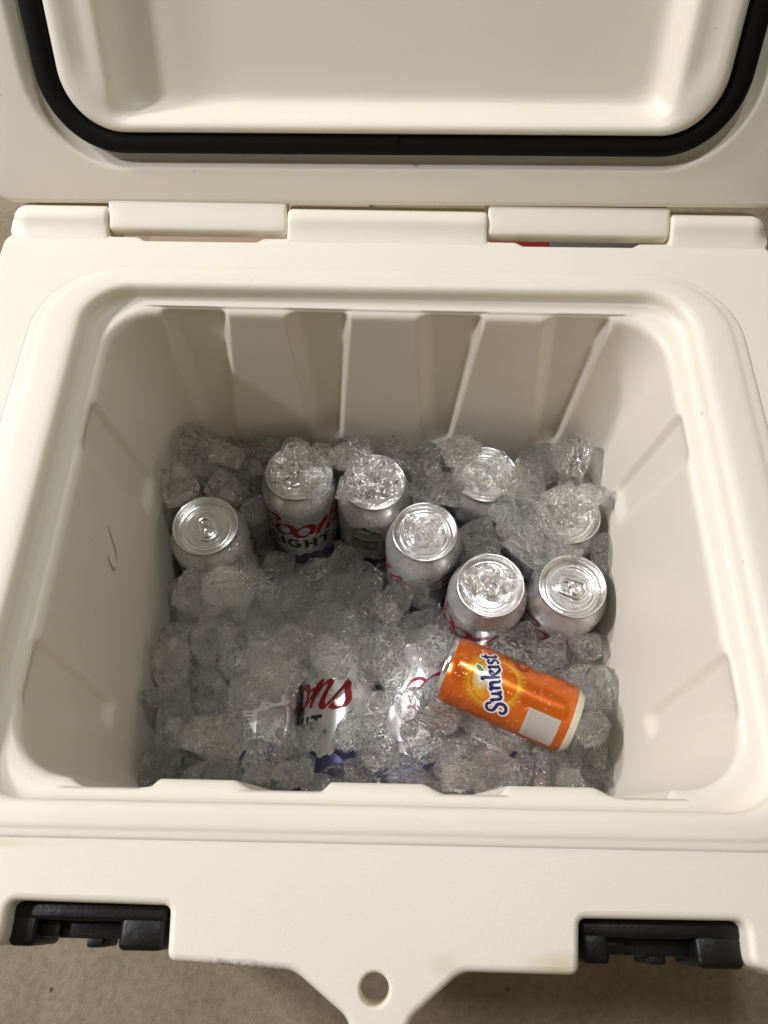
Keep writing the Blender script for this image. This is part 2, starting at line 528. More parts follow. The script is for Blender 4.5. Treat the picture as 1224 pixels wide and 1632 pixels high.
# --- deck plate with hinge side, latch notches and the front tab with its hole
out_poly = [(-0.285, -0.018, 0.03), (-0.178, -0.018, 0.006), (-0.1785, 0.0020, 0.005), (-0.1000, 0.0012, 0.004), (-0.0982, -0.0222, 0.005),
            (-0.038, -0.0250, 0.016), (-0.0125, -0.0430, 0.012), (-0.006, -0.0590, 0.010), (0.0105, -0.0590, 0.010), (0.0178, -0.0430, 0.012), (0.041, -0.0242, 0.016),
            (0.0965, -0.0246, 0.005), (0.0990, -0.0008, 0.004), (0.1800, -0.0004, 0.005), (0.1785, -0.0190, 0.006), (0.195, -0.0240, 0.012), (0.285, -0.0240, 0.03),
            (0.288, 0.4480, 0.012), (0.276, 0.4600, 0.006), (0.2120, 0.4600, 0.003), (0.2110, 0.4535, 0.003), (0.1890, 0.4530, 0.002), (0.1830, 0.4492, 0.002), (0.1010, 0.4482, 0.002), (0.0955, 0.4520, 0.002),
            (0.0742, 0.4520, 0.003), (0.0736, 0.4600, 0.003), (-0.0774, 0.4600, 0.003), (-0.0778, 0.4508, 0.003), (-0.0950, 0.4505, 0.002), (-0.1005, 0.4466, 0.002),
            (-0.1840, 0.4458, 0.002), (-0.1895, 0.4496, 0.002), (-0.2115, 0.4496, 0.003), (-0.2125, 0.4600, 0.003), (-0.276, 0.4600, 0.006), (-0.290, 0.4440, 0.012)]
outl = fillet(out_poly, 6)
hole = [Vector((0.0003 + 0.0068 * math.cos(a), -0.0318 + 0.0068 * math.sin(a))) for a in [2 * math.pi * i / 40 for i in range(40)]]
ring_in = [Vector((x, y + YAW * x * sstep(0.25, 0.42, y))) for (x, y) in rr(*RID, 60, 50, NC)]
bm = bmesh.new()
def ring(pts, z):
    return [bm.verts.new((p.x, p.y, z)) for p in pts]
def wall(a, b, smooth=True):
    for i in range(len(a)):
        j = (i + 1) % len(a)
        try:
            f = bm.faces.new((a[i], a[j], b[j], b[i])); f.smooth = smooth
        except ValueError:
            pass
prof = ((0.0, -0.034), (0.0, -0.0036), (0.0005, -0.0018), (0.0017, -0.0005), (0.0034, 0.0))
rs = [ring(inset(outl, d) if d else outl, z) for d, z in prof]
for a, b in zip(rs, rs[1:]):
    wall(a, b)
hprof = ((0.0, -0.034), (0.0, -0.0018), (0.0004, -0.0007), (0.0010, -0.0001), (0.0015, 0.0))
hr = [ring([Vector((0.0003, -0.0318)) + (p - Vector((0.0003, -0.0318))) * (0.0068 + d) / 0.0068 for p in hole], z) for d, z in hprof]
for a, b in zip(hr, hr[1:]):
    wall(b, a)
ri = ring(ring_in, 0.0)
ri2 = ring([Vector((p.x, p.y)) for p in ring_in], -0.004)
wall(ri, ri2)
edges = []
for lp in (rs[-1], hr[-1], ri):
    for i in range(len(lp)):
        e = bm.edges.get((lp[i], lp[(i + 1) % len(lp)])) or bm.edges.new((lp[i], lp[(i + 1) % len(lp)]))
        edges.append(e)
r_ = bmesh.ops.triangle_fill(bm, use_beauty=True, use_dissolve=False, edges=edges)
for g in r_['geom']:
    if isinstance(g, bmesh.types.BMFace):
        g.smooth = False
        if g.normal.z < 0:
            g.normal_flip()
me = bpy.data.meshes.new('deck'); bm.to_mesh(me); bm.free()
me.materials.append(M['plastic'])
cpart('deck', me)

# --- outer shell below the deck
sh = []
for (x, y0, y1, r, z) in ((0.262, 0.020, 0.432, 0.03, -0.030), (0.260, 0.021, 0.431, 0.03, -0.10), (0.252, 0.028, 0.424, 0.03, -0.30), (0.248, 0.032, 0.420, 0.028, -0.338), (0.242, 0.038, 0.414, 0.024, -0.3445)):
    sh.append([(a, b, z) for (a, b) in rr(-x, x, y0, y1, r, 20, 20, 8)])
vv, ff = bridge(sh, True)
cpart('body_shell', mesh('body_shell', vv, ff, M['plastic'], sharp=40))

# --- hinge barrels
def knuckle(x0, x1, front_y, web, ra=0, rb=0, cy0=0.4655, cz=0.0003, r=0.0105):
    """barrel along x; web 'deck' runs forward into the deck, 'lid' runs back and up into the lid"""
    pts = []
    if web == 'deck':
        pts = [(front_y - 0.004, -0.028), (front_y - 0.004, -0.001), (front_y + 0.001, 0.0005), (front_y + 0.0045, 0.0028)]
        for a in range(150, 14, -15):
            pts.append((cy0 + r * math.cos(R(a)), cz + r * math.sin(R(a))))
        pts = pts + [(cy0 + 0.0135, 0.0012), (cy0 + 0.0190, 0.0006), (cy0 + 0.0190, -0.028)]
    else:
        e0 = Vector((0.4700, 0.0135)); lu = Vector((0.4226, 0.9063)); ln = Vector((-0.9063, 0.4226))
        pa = e0 + lu * 0.0014 - ln * 0.0012
        pd = Vector((cy0 + r * math.cos(R(168)), cz + r * math.sin(R(168))))
        pb = pa - lu * 0.0020; pc = pd + Vector((0.17, 0.985)) * 0.0024
        for k in range(9):
            f = k / 9
            q = pa * (1 - f) ** 3 + pb * 3 * f * (1 - f) ** 2 + pc * 3 * f * f * (1 - f) + pd * f ** 3
            pts.append((q.x, q.y))
        for a in range(168, 361 - 45, 12):
            pts.append((cy0 + r * math.cos(R(a)), cz + r * math.sin(R(a))))
        q = pa - ln * 0.010
        pts += [(cy0 + 0.020, 0.006), (q.x, q.y)]
    c = Vector((sum(p[0] for p in pts) / len(pts), sum(p[1] for p in pts) / len(pts)))
    lp = []
    n = 14
    xs = [(0, .0022), (.0005, .0011), (.0014, .0003), (.003, 0)]
    big = [(0, .0105), (.0008, .0078), (.0025, .0048), (.0050, .0024), (.0085, .0007), (.012, 0)]
    xa, xb = (big if ra else xs), (big if rb else xs)
    seq = [(x0 + a, b) for a, b in xa] + [(x0 + 0.013 + (x1 - x0 - 0.026) * k / n, 0) for k in range(n + 1)] + [(x1 - a, b) for a, b in xb[::-1]]
    for x, d in seq:
        l = []
        for p in pts:
            q = Vector(p) - c
            q = q * (1 - d / max(q.length, 0.004))
            l.append((x, c.x + q.x + YAW * x, c.y + q.y))
        lp.append(l)
    vv, ff = bridge(lp, True, True)
    me = mesh('hinge_knuckle', vv, ff, M['plastic'], sharp=50)
    fix_normals(me)
    return me
for x0, x1 in ((-0.286, -0.2125), (-0.0772, 0.0733), (0.2118, 0.286)):
    cpart('hinge_knuckle', knuckle(x0, x1, 0.4465 + 0.001, 'deck', x0 < -0.2, x1 > 0.25))

# --- lid: leans 25 degrees back from upright
lt = R(25)
LU = Vector((0, math.sin(lt), math.cos(lt))); LN = Vector((0, -math.cos(lt), math.sin(lt)))
def lidp(x, s, n):
    s2 = s + 0.0105 * x
    p = Vector((x, 0.4700 + 0.004 * x, 0.0135)) + LU * s2 + LN * n
    return (p.x, p.y, p.z)
def lid_loop(hx, s0, s1, r, n, val=0.0):
    return [lidp(x, s, n - val * sstep(s0 + r * 0.6, s0 + r * 1.2 + 0.012, s)) for (x, s) in rr(-hx, hx, s0, s1, r, 60, 60, 16)]
TOP = 0.475
ll = [lid_loop(0.290, 0.010, TOP - 0.01, 0.02, -0.058), lid_loop(0.300, 0.002, TOP, 0.02, -0.052),
      lid_loop(0.3015, 0.0005, TOP, 0.02, -0.010), lid_loop(0.3015, 0.0002, TOP, 0.02, -0.0040), lid_loop(0.3008, 0.0008, TOP - 0.0006, 0.0195, -0.0018), lid_loop(0.2990, 0.0022, TOP - 0.002, 0.018, -0.0004), lid_loop(0.2965, 0.0048, TOP - 0.0045, 0.016, 0.0),
      lid_loop(0.2640, 0.0175, TOP - 0.018, 0.068, 0.0), lid_loop(0.2580, 0.0235, TOP - 0.024, 0.064, 0.0004), lid_loop(0.2558, 0.0256, TOP - 0.026, 0.062, 0.0003), lid_loop(0.2540, 0.0274, TOP - 0.028, 0.060, -0.0006), lid_loop(0.2525, 0.0289, TOP - 0.0295, 0.058, -0.0020), lid_loop(0.2512, 0.0302, TOP - 0.031, 0.057, -0.0036), lid_loop(0.2500, 0.0314, TOP - 0.032, 0.056, -0.0046),
      lid_loop(0.2400, 0.0410, TOP - 0.041, 0.050, -0.0055), lid_loop(0.2305, 0.0488, TOP - 0.05, 0.042, -0.0050),
      lid_loop(0.2288, 0.0502, TOP - 0.05, 0.040, 0.0015), lid_loop(0.2276, 0.0512, TOP - 0.0512, 0.039, 0.0040), lid_loop(0.2252, 0.0524, TOP - 0.0524, 0.038, 0.0060), lid_loop(0.2210, 0.0540, TOP - 0.054, 0.035, 0.0066),
      lid_loop(0.2160, 0.0552, TOP - 0.0552, 0.031, 0.0065, 0.0012), lid_loop(0.2105, 0.0562, TOP - 0.056, 0.026, 0.0062, 0.0028), lid_loop(0.2040, 0.0570, TOP - 0.0565, 0.020, 0.0057, 0.0023), lid_loop(0.1990, 0.0578, TOP - 0.057, 0.013, 0.0050, 0.0010), lid_loop(0.1960, 0.0586, TOP - 0.0578, 0.012, 0.0040, 0.0004), lid_loop(0.1938, 0.0596, TOP - 0.0588, 0.012, 0.0022),
      lid_loop(0.1915, 0.0612, TOP - 0.0606, 0.012, -0.0010), lid_loop(0.1870, 0.0646, TOP - 0.065, 0.012, -0.0078), lid_loop(0.1845, 0.0666, TOP - 0.067, 0.012, -0.0106), lid_loop(0.1815, 0.0690, TOP - 0.07, 0.012, -0.0124), lid_loop(0.1780, 0.0720, TOP - 0.073, 0.012, -0.0132), lid_loop(0.1740, 0.0755, TOP - 0.077, 0.012, -0.0134)]
vv, ff = bridge(ll, True, True)
lid = cpart('lid', mesh('lid', vv, ff, M['plastic'], sharp=60))
# gasket
gl = []
for a in range(0, 360, 30):
    c_, s_ = math.cos(R(a)), math.sin(R(a))
    n = -0.0012 + 0.0062 * (abs(s_) ** 0.6) * (1 if s_ > 0 else -1)
    d = 0.0082 * c_
    gl.append(lid_loop(0.2372 + d, 0.0432 - d * 0.9, TOP - 0.043 + d, 0.046 + d, n))
gl.append(gl[0])
vv, ff = bridge(gl, False)
gk = link('gasket', mesh('gasket', vv, ff, M['rubber']), lid)
fix_normals(gk.data)
# seam where the two ends of the gasket meet
bm = bmesh.new()
box_bm(bm, -0.0005, 0.0005, 0.0376, 0.0498, 0.0, 0.0052, 0.0002, 1)
for v in bm.verts:
    v.co = Vector(lidp(v.co.x + 0.0035, v.co.y, v.co.z))
me = bpy.data.meshes.new('gasket_seam'); bm.to_mesh(me); bm.free(); me.materials.append(M['rubber'])
link('gasket_seam', me, lid)
for x0, x1 in ((-0.2118, -0.0780), (0.0741, 0.2110)):
    link('hinge_knuckle', knuckle(x0, x1, 0.447, 'lid'), lid)

# --- rubber latches in the front notches
def latch(x0, x1, yb):
    bm = bmesh.new()
    yf = yb - 0.0200
    wdt = x1 - x0
    zt = -0.010
    box_bm(bm, x0, x1, yb - 0.0085, yb, -0.045, zt, 0.0022, 3)
    box_bm(bm, x0 + 0.0002, x0 + wdt * 0.17, yf, yb - 0.006, -0.046, zt - 0.0004, 0.0025, 3)
    box_bm(bm, x1 - wdt * 0.29, x1 - 0.0002, yf - 0.001, yb - 0.006, -0.046, zt - 0.0004, 0.0028, 3)
    box_bm(bm, x0 + wdt * 0.12, x1 - wdt * 0.25, yf + 0.0035, yb - 0.005, -0.052, zt - 0.012, 0.0010, 2)
    box_bm(bm, x0 + wdt * 0.15, x0 + wdt * 0.29, yf + 0.004, yb - 0.006, -0.050, zt - 0.008, 0.0010, 2)
    box_bm(bm, x0 + wdt * 0.455, x0 + wdt * 0.565, yf - 0.0005, yf + 0.007, -0.050, zt - 0.013, 0.0014, 2)
    me = bpy.data.meshes.new('latch'); bm.to_mesh(me); bm.free()
    me.polygons.foreach_set('use_smooth', [True] * len(me.polygons))
    me.set_sharp_from_angle(angle=R(40))
    me.materials.append(M['latch'])
    return me
cpart('latch', latch(-0.1790, -0.1036, 0.0022))
cpart('latch', latch(0.1012, 0.1800, -0.0004))

# --- scuff on the left wall
def ribbon(pts, wfun, up_, closed=False):
    """flat ribbon through 2-D points -> (verts2d, faces)"""
    n = len(pts); vs_, fs = [], []
    for i, p in enumerate(pts):
        a = pts[i - 1] if (i > 0 or closed) else pts[0]
        b = pts[(i + 1) % n] if (i < n - 1 or closed) else pts[-1]
        d = (b - a)
        if d.length < 1e-9: d = Vector((1, 0))
        d.normalize()
        nn = Vector((-d.y, d.x)) * wfun(i / (n - 1), d) * 0.5
        vs_ += [p + nn, p - nn]
    for i in range(n if closed else n - 1):
        j = (i + 1) % n
        fs.append((2 * i, 2 * i + 1, 2 * j + 1, 2 * j))
    return vs_, fs
def spline(pts, k=8, closed=False):
    P_ = [Vector(p) for p in pts]; n = len(P_); out = []
    for i in range(n if closed else n - 1):
        p0 = P_[i - 1] if (i > 0 or closed) else P_[0]; p1 = P_[i]; p2 = P_[(i + 1) % n]
        p3 = P_[(i + 2) % n] if (i + 2 < n or closed) else P_[-1]
        for j in range(k):
            t = j / k
            out.append(0.5 * ((2 * p1) + (p2 - p0) * t + (2 * p0 - 5 * p1 + 4 * p2 - p3) * t * t + (3 * p1 - p0 - 3 * p2 + p3) * t ** 3))
    if not closed:
        out.append(P_[-1])
    return out
sc = spline([(0.2205, -0.0790), (0.2165, -0.0880), (0.2155, -0.0935), (0.2190, -0.0950)], 8) 
sc2 = spline([(0.2235, -0.0945), (0.2290, -0.0900), (0.2350, -0.0800), (0.2400, -0.0700)], 8)
vs_, fs = [], []
for q in (sc, sc2):
    v2, f2 = ribbon(q, lambda t, d: 0.0013 * (0.25 + math.sin(math.pi * min(1, t * 0.9 + 0.05))), 1)
    b = len(vs_)
    vs_ += [(-0.2005 + (-0.0174 - p.y) * tn + 0.0004, p.x, p.y) for p in v2]
    fs += [tuple(b + i for i in f) for f in f2]
cpart('scuff_mark', mesh('scuff_mark', vs_, fs, M['scuff'], False))

# ------------------------------------------------------------------ things on the floor behind the cooler
bm = bmesh.new(); box_bm(bm, -0.15, 0.15, -0.12, 0.12, 0.0, 0.006, 0.001, 1)
me = bpy.data.meshes.new('cardboard_sheet'); bm.to_mesh(me); bm.free(); me.materials.append(M['card'])
tag(link('cardboard_sheet', me, None, (-0.177, 0.83, 0.0), (0, 0, 0.03)), 'flat piece of brown cardboard lying on the floor behind the left hinge', 'cardboard')
ct = bpy.data.objects.new('carton', None); C.objects.link(ct); ct.location = (0.255, 0.84, 0)
tag(ct, 'low grey and red carton lying on the floor behind the right hinge', 'carton')
bm = bmesh.new(); box_bm(bm, -0.05, 0.075, -0.11, 0.11, 0.0, 0.05, 0.001, 1)
me = bpy.data.meshes.new('box'); bm.to_mesh(me); bm.free(); me.materials.append(M['greycard'])
link('box', me, ct)
bm = bmesh.new(); box_bm(bm, -0.12, -0.051, -0.11, 0.11, 0.0, 0.0505, 0.001, 1)
me = bpy.data.meshes.new('end_flap'); bm.to_mesh(me); bm.free(); me.materials.append(M['redcard'])
link('end_flap', me, ct)

# ------------------------------------------------------------------ cans
CR, CH = 0.0330, 0.1225
def wrap(v2, r, off):
    out = []
    for p in v2:
        a = -math.pi / 2 + p.x / r
        out.append(((r + off) * math.cos(a), (r + off) * math.sin(a), p.y))
    return out
class Print:
    """flat print wrapped round a can; every stroke lies a hair above the one before"""
    def __init__(s, r, off0=0.00012):
        s.r, s.off, s.v, s.f = r, off0, [], []
    def stroke(s, pts, wfun, closed=False, xf=lambda p: p, k=8, step=0.000012, raw=False):
        q = [Vector(p) for p in pts] if raw else spline(pts, k, closed)
        q = [xf(p) for p in q]
        v2, f2 = ribbon(q, wfun, 1, closed)
        b = len(s.v)
        s.v += wrap(v2, s.r, s.off); s.off += step
        s.f += [tuple(b + i for i in f) for f in f2]
    def bar(s, u0, u1, v0, v1, xf=lambda p: p):
        n = max(1, int((u1 - u0) / 0.002))
        s.stroke([(u0 + (u1 - u0) * i / n, (v0 + v1) / 2) for i in range(n + 1)], lambda t, d: v1 - v0, xf=xf, raw=True, step=0.000002)
    def strip(s, us, lo, hi, closed=False):
        b = len(s.v); n = len(us)
        s.v += wrap([Vector((u, lo(u))) for u in us] + [Vector((u, hi(u))) for u in us], s.r, s.off); s.off += 0.000012
        for i in range(n - 1):
            s.f.append((b + i, b + i + 1, b + n + i + 1, b + n + i))
    def mesh(s, name, mat):
        return mesh(name, s.v, s.f, mat)
mm = 0.001
def nib(lo, hi, ang):
    nx_, ny_ = math.cos(R(ang)), math.sin(R(ang))
    return lambda t, d: (lo + (hi - lo) * abs(d.x * ny_ - d.y * nx_)) * mm

def script_word():
    """Coors in a slanted brush script, millimetres, x-height 19"""
    pr = Print(CR)
    def xf(p):
        return Vector(((p.x + 0.34 * p.y - 46) * mm, (p.y + 65) * mm))
    pen = nib(1.5, 6.8, 38)
    C_ = [(21, 20), (22.5, 25), (19, 29), (12.5, 27), (6, 19), (3, 9), (6, 1), (13, -1), (20, 3), (25, 9)]
    pr.stroke(C_, pen, xf=xf)
    pr.stroke([(9.5, 20.5), (3, 24), (-4, 22), (-7, 15)], nib(1.0, 3.2, 60), xf=xf)
    for cx in (32, 50):
        el = [(cx + 7.6 * math.cos(R(a)), 9.2 + 9.4 * math.sin(R(a))) for a in range(100, 460, 30)]
        pr.stroke(el, pen, True, xf=xf)
        pr.stroke([(cx + 5.5, 15.5), (cx + 9.5, 14), (cx + 14, 16)], nib(1.3, 2.2, 70), xf=xf)
    pr.stroke([(58, 2), (63, 9), (67, 19.5), (68.5, 20.5), (68.2, 17), (66.0, 8), (64.5, 0)], nib(1.4, 5.4, 30), xf=xf)
    pr.stroke([(66, 7), (70, 15), (74.5, 20), (77.5, 18), (76, 10), (76, 3), (78.5, 0), (82, 2), (86, 8)], pen, xf=xf)
    pr.stroke([(82, 2), (87, 11), (91, 20.5), (92.2, 22)], nib(1.4, 3.0, 100), xf=xf)
    pr.stroke([(91.2, 21), (94, 13), (97, 6), (95, 0.0), (88, -1.0), (84, 1.5)], nib(1.4, 6.0, 20), xf=xf)
    return pr.mesh('script_lettering', M['red'])
def block_word():
    """LIGHT in bold capitals under the script, with its small trade mark ring"""
    pr = Print(CR)
    def X(x0):
        return lambda p: Vector(((p.x * 1.0 + x0 - 29) * mm, (p.y + 43) * mm))
    H = 15.5
    w_ = lambda t, d: (3.6 if abs(d.y) > abs(d.x) else 2.9) * mm
    def line(a, b, xf):
        n = 6
        pr.stroke([(a[0] + (b[0] - a[0]) * i / n, a[1] + (b[1] - a[1]) * i / n) for i in range(n + 1)], w_, xf=xf, raw=True)
    x = X(0); line((1.8, 0), (1.8, H), x); line((0, 1.45), (9, 1.45), x)
    x = X(12.5); line((1.8, 0), (1.8, H), x)
    x = X(19); g = [(6.6 + 5.4 * math.cos(R(a)), H / 2 + 6.5 * math.sin(R(a))) for a in range(48, 312, 22)]
    pr.stroke(g + [(11.4, 3.6)], lambda t, d: (2.9 + 0.7 * abs(d.y)) * mm, xf=x); line((11.0, 2.2), (11.0, 7.4), x); line((7.2, 7.4), (12.4, 7.4), x)
    x = X(35.0); line((1.8, 0), (1.8, H), x); line((10.0, 0), (10.0, H), x); line((1.8, H / 2), (10, H / 2), x)
    x = X(49.5); line((5.6, 0), (5.6, H), x); line((0, H - 1.45), (11.2, H - 1.45), x)
    x = X(62.5)
    el = [(1.5 + 1.5 * math.cos(R(a)), 1.5 + 1.5 * math.sin(R(a))) for a in range(0, 360, 30)]
    pr.stroke(el, lambda t, d: 0.45 * mm, True, xf=x)
    pr.stroke([(1.1, 0.8), (1.1, 2.2), (1.9, 2.0), (1.2, 1.5), (2.0, 0.8)], lambda t, d: 0.35 * mm, xf=x)
    return pr.mesh('block_lettering', M['ink'])
def back_panel():
    """small mountain badge, lines of legal print and the striped code block on the back of the can"""
    pr = Print(CR)
    U0 = math.pi * CR * 0.90
    us = [U0 + (-13 + 26 * i / 40) * mm for i in range(41)]
    def top(u):
        x = (u - U0) / mm
        return (86.5 + max(0.0, 9.5 - abs(x) * 0.86 + 1.2 * math.sin(x * 2.3)) * (1 if abs(x) < 12.5 else 0) + 0.8) * mm
    pr.strip(us, lambda u: 85.8 * mm, top)
    random.seed(5)
    for row in range(4):
        u = U0 - (16 - row * 0.8) * mm
        while u < U0 + (16 - row * 0.8) * mm:
            l = random.uniform(1.0, 4.2) * mm
            pr.bar(u, min(u + l, U0 + 16 * mm), (82.6 - row * 2.5) * mm, (83.7 - row * 2.5) * mm)
            u += l + 0.7 * mm
    for k in range(14):
        pr.bar(U0 - 14 * mm, U0 + 12 * mm, (70 - k * 1.5) * mm, (70 - k * 1.5 + random.uniform(0.35, 1.0)) * mm)
    for k in range(6):
        pr.bar(U0 + 14.5 * mm, U0 + 20 * mm, (69 - k * 3.0) * mm, (69.7 - k * 3.0) * mm)
    return pr.mesh('back_panel_print', M['black'])
def badge_words():
    """pale letters knocked out of the mountain badge"""
    pr = Print(CR, 0.0002)
    U0 = math.pi * CR * 0.90
    for i in range(5):
        cx = U0 + (-5.6 + i * 2.8) * mm
        if i in (1, 2):
            el = [(cx + 0.9 * mm * math.cos(R(a)), 89.6 * mm + 1.2 * mm * math.sin(R(a))) for a in range(0, 360, 40)]
            pr.stroke(el, lambda t, d: 0.5 * mm, True, k=3)
        else:
            pr.stroke([(cx + 0.9 * mm, 90.6 * mm), (cx - 0.6 * mm, 90.2 * mm), (cx + 0.3 * mm, 89.2 * mm), (cx - 0.6 * mm, 88.5 * mm), (cx + 0.9 * mm, 88.5 * mm)], lambda t, d: 0.5 * mm, k=3)
    pr.bar(U0 - 6 * mm, U0 + 6 * mm, 86.6 * mm, 87.4 * mm)
    return pr.mesh('badge_print', M['white'])
def mountain_band():
    pr = Print(CR, 0.00006)
    n = 220
    us = [(-math.pi + 2 * math.pi * i / n) * CR for i in range(n + 1)]
    def top(u):
        x = u / mm
        return (21 + 8 * abs(math.sin(x * 0.075 + 0.6)) + 3.5 * abs(math.sin(x * 0.31)) + 1.2 * abs(math.sin(x * 0.93 + 1))) * mm
    pr.strip(us, lambda u: 9.0 * mm, top)
    return pr.mesh('mountain_print', M['blue'])

body_prof = [(0.0, 0.0105), (0.010, 0.0100), (0.017, 0.0070), (0.0215, 0.0020), (0.0228, 0.0003), (0.0240, 0.0), (0.0252, 0.0006), (0.0275, 0.0028), (0.0308, 0.0060), (0.0325, 0.0088), (0.0330, 0.0120)]
body_prof += [(0.0330, 0.012 + 0.0865 * k / 10) for k in range(1, 11)]
body_prof += [(0.0327, 0.1010), (0.0318, 0.1040), (0.0303, 0.1080), (0.0288, 0.1115), (0.0274, 0.1144), (0.0266, 0.1166), (0.0263, 0.1182)]
lid_prof = [(0.0263, 0.1180), (0.0269, 0.1183), (0.0273, 0.1192), (0.0273, 0.1212), (0.0270, 0.1221), (0.0263, 0.1225), (0.0256, 0.1221), (0.0253, 0.1212), (0.0250, 0.1190), (0.0238, 0.1170), (0.0231, 0.1150), (0.0227, 0.1142),
            (0.0221, 0.1140), (0.0216, 0.1146), (0.0213, 0.1158), (0.0210, 0.1166), (0.0206, 0.1169), (0.0202, 0.1170), (0.0188, 0.1170), (0.0184, 0.1169), (0.0178, 0.1161), (0.0174, 0.1160), (0.0168, 0.1160), (0.0080, 0.1160), (0.00, 0.1160)]
def stadium(hl, hw0, hw1, n=14):
    """outline of a pull tab: round at both ends, hw1 at the nose"""
    pts = []
    for i in range(n + 1):
        a = -math.pi / 2 + math.pi * i / n
        pts.append(Vector((hw1 * math.sin(a) * 1.0, hl - hw1 * 0.75 + hw1 * 0.75 * math.cos(a))))
    for i in range(n + 1):
        a = math.pi / 2 + math.pi * i / n
        pts.append(Vector((hw0 * math.sin(a), -hl + hw0 * 0.8 + hw0 * 0.8 * math.cos(a))))
    return pts
def tab_mesh():
    bm = bmesh.new()
    hl, a, b = 0.0122, 0.0073, 0.0080
    z0 = 0.1169
    def loop(hl_, w0, w1, z):
        return [bm.verts.new((p.x, p.y, z)) for p in stadium(hl_, w0, w1)]
    def wl(x, y):
        for i in range(len(x)):
            j = (i + 1) % len(x)
            bm.faces.new((x[i], x[j], y[j], y[i]))
    ls = [loop(hl, a, b, z0), loop(hl + 0.0003, a + 0.0003, b + 0.0003, z0 + 0.0007), loop(hl - 0.0002, a - 0.0002, b - 0.0002, z0 + 0.0013), loop(hl - 0.0010, a - 0.0010, b - 0.0010, z0 + 0.0014), loop(hl - 0.0018, a - 0.0018, b - 0.0018, z0 + 0.0008)]
    for p, q in zip(ls, ls[1:]):
        wl(p, q)
    # plate with a finger hole towards the tail
    hc = Vector((0, -0.0052)); hr_ = [(0.0046, z0 + 0.0008), (0.0043, z0 + 0.0013), (0.0038, z0 + 0.0012), (0.0036, z0 + 0.0003)]
    hls = [[bm.verts.new((hc.x + r * math.cos(t), hc.y + r * 0.92 * math.sin(t), z)) for t in [2 * math.pi * i / 28 for i in range(28)]] for r, z in hr_]
    for p, q in zip(hls, hls[1:]):
        wl(p, q)
    ed = []
    for lp in (ls[-1], hls[0]):
        for i in range(len(lp)):
            ed.append(bm.edges.get((lp[i], lp[(i + 1) % len(lp)])) or bm.edges.new((lp[i], lp[(i + 1) % len(lp)])))
    bmesh.ops.triangle_fill(bm, use_beauty=True, edges=ed)
    # rivet and its ring near the nose
    rc = Vector((0, 0.0042)); prv = [(0.0052, z0 + 0.0009), (0.0050, z0 + 0.0014), (0.0046, z0 + 0.0015), (0.0042, z0 + 0.0010), (0.0030, z0 + 0.0010), (0.0027, z0 + 0.0017), (0.0020, z0 + 0.0021), (0.0010, z0 + 0.0019)]
    rl = [[bm.verts.new((rc.x + r * math.cos(t), rc.y + r * math.sin(t), z)) for t in [2 * math.pi * i / 24 for i in range(24)]] for r, z in prv]
    for p, q in zip(rl, rl[1:]):
        wl(p, q)
    bm.faces.new(rl[-1])
    bmesh.ops.recalc_face_normals(bm, faces=bm.faces)
    for v in bm.verts:
        v.co.z = z0 - 0.0003 + (v.co.z - z0) * 1.55
    me = bpy.data.meshes.new('pull_tab'); bm.to_mesh(me); bm.free()
    me.polygons.foreach_set('use_smooth', [True] * len(me.polygons))
    me.set_sharp_from_angle(angle=R(50))
    me.materials.append(M['lid'])
    return me
def score_mesh():
    """raised beads stamped in the lid: mouth outline and the teardrop round the tab"""
    pr_v, pr_f = [], []
    def bead(pts, w_, closed):
        q = spline(pts, 6, closed)
        b = len(pr_v); n = len(q)
        for i, p in enumerate(q):
            a_ = q[i - 1] if (i or closed) else q[0]; c_ = q[(i + 1) % n] if (i < n - 1 or closed) else q[-1]
            d = (c_ - a_).normalized(); nn = Vector((-d.y, d.x)) * w_
            pr_v.extend([(p.x + nn.x, p.y + nn.y, 0.11602), (p.x + nn.x * 0.35, p.y + nn.y * 0.35, 0.1167), (p.x - nn.x * 0.35, p.y - nn.y * 0.35, 0.1167), (p.x - nn.x, p.y - nn.y, 0.11602)])
        for i in range(n if closed else n - 1):
            j = (i + 1) % n
            for k in range(3):
                pr_f.append((b + 4 * i + k, b + 4 * i + k + 1, b + 4 * j + k + 1, b + 4 * j + k))
    bead([(10.5 * mm * math.cos(R(a)), 7.5 * mm + 8.0 * mm * math.sin(R(a))) for a in range(-20, 201, 20)], 0.0006, False)
    bead([(-11.5 * mm, 6 * mm), (-10.5 * mm, -3 * mm), (-8.5 * mm, -10 * mm), (-4 * mm, -14.2 * mm), (4 * mm, -14.2 * mm), (8.5 * mm, -10 * mm), (10.5 * mm, -3 * mm), (11.5 * mm, 6 * mm)], 0.0005, False)
    bead([(-3 * mm, 8.5 * mm), (0, 12.2 * mm), (3.2 * mm, 8.5 * mm)], 0.0005, False)
    me = mesh('embossed_beads', pr_v, pr_f, M['lid'])
    fix_normals(me)
    return me
vv, ff = lathe(body_prof); CAN_BODY = mesh('can_body', vv, ff, M['can'], sharp=60)
vv, ff = lathe(lid_prof, 72); CAN_LID = mesh('can_lid', vv, ff, M['lid'], sharp=60)
CAN_PARTS = [('script_lettering', script_word()), ('block_lettering', block_word()), ('back_panel_print', back_panel()), ('badge_print', badge_words()), ('mountain_print', mountain_band())]
TAB, SCORE = tab_mesh(), score_mesh()
def make_can(label, loc, rot, group, tab=0.0):
    e = bpy.data.objects.new('beer_can', None); C.objects.link(e)
    tag(e, label, 'can', group)
    e.location = loc; e.rotation_euler = rot
    link('can_body', CAN_BODY, e)
    l = link('can_lid', CAN_LID, e)
    t = link('pull_tab', TAB, l); t.rotation_euler = (0, 0, tab)
    s = link('embossed_beads', SCORE, l); s.rotation_euler = (0, 0, tab)
    for n, me in CAN_PARTS:
        link(n, me, e)
    return e
ZF = DZ + ZB
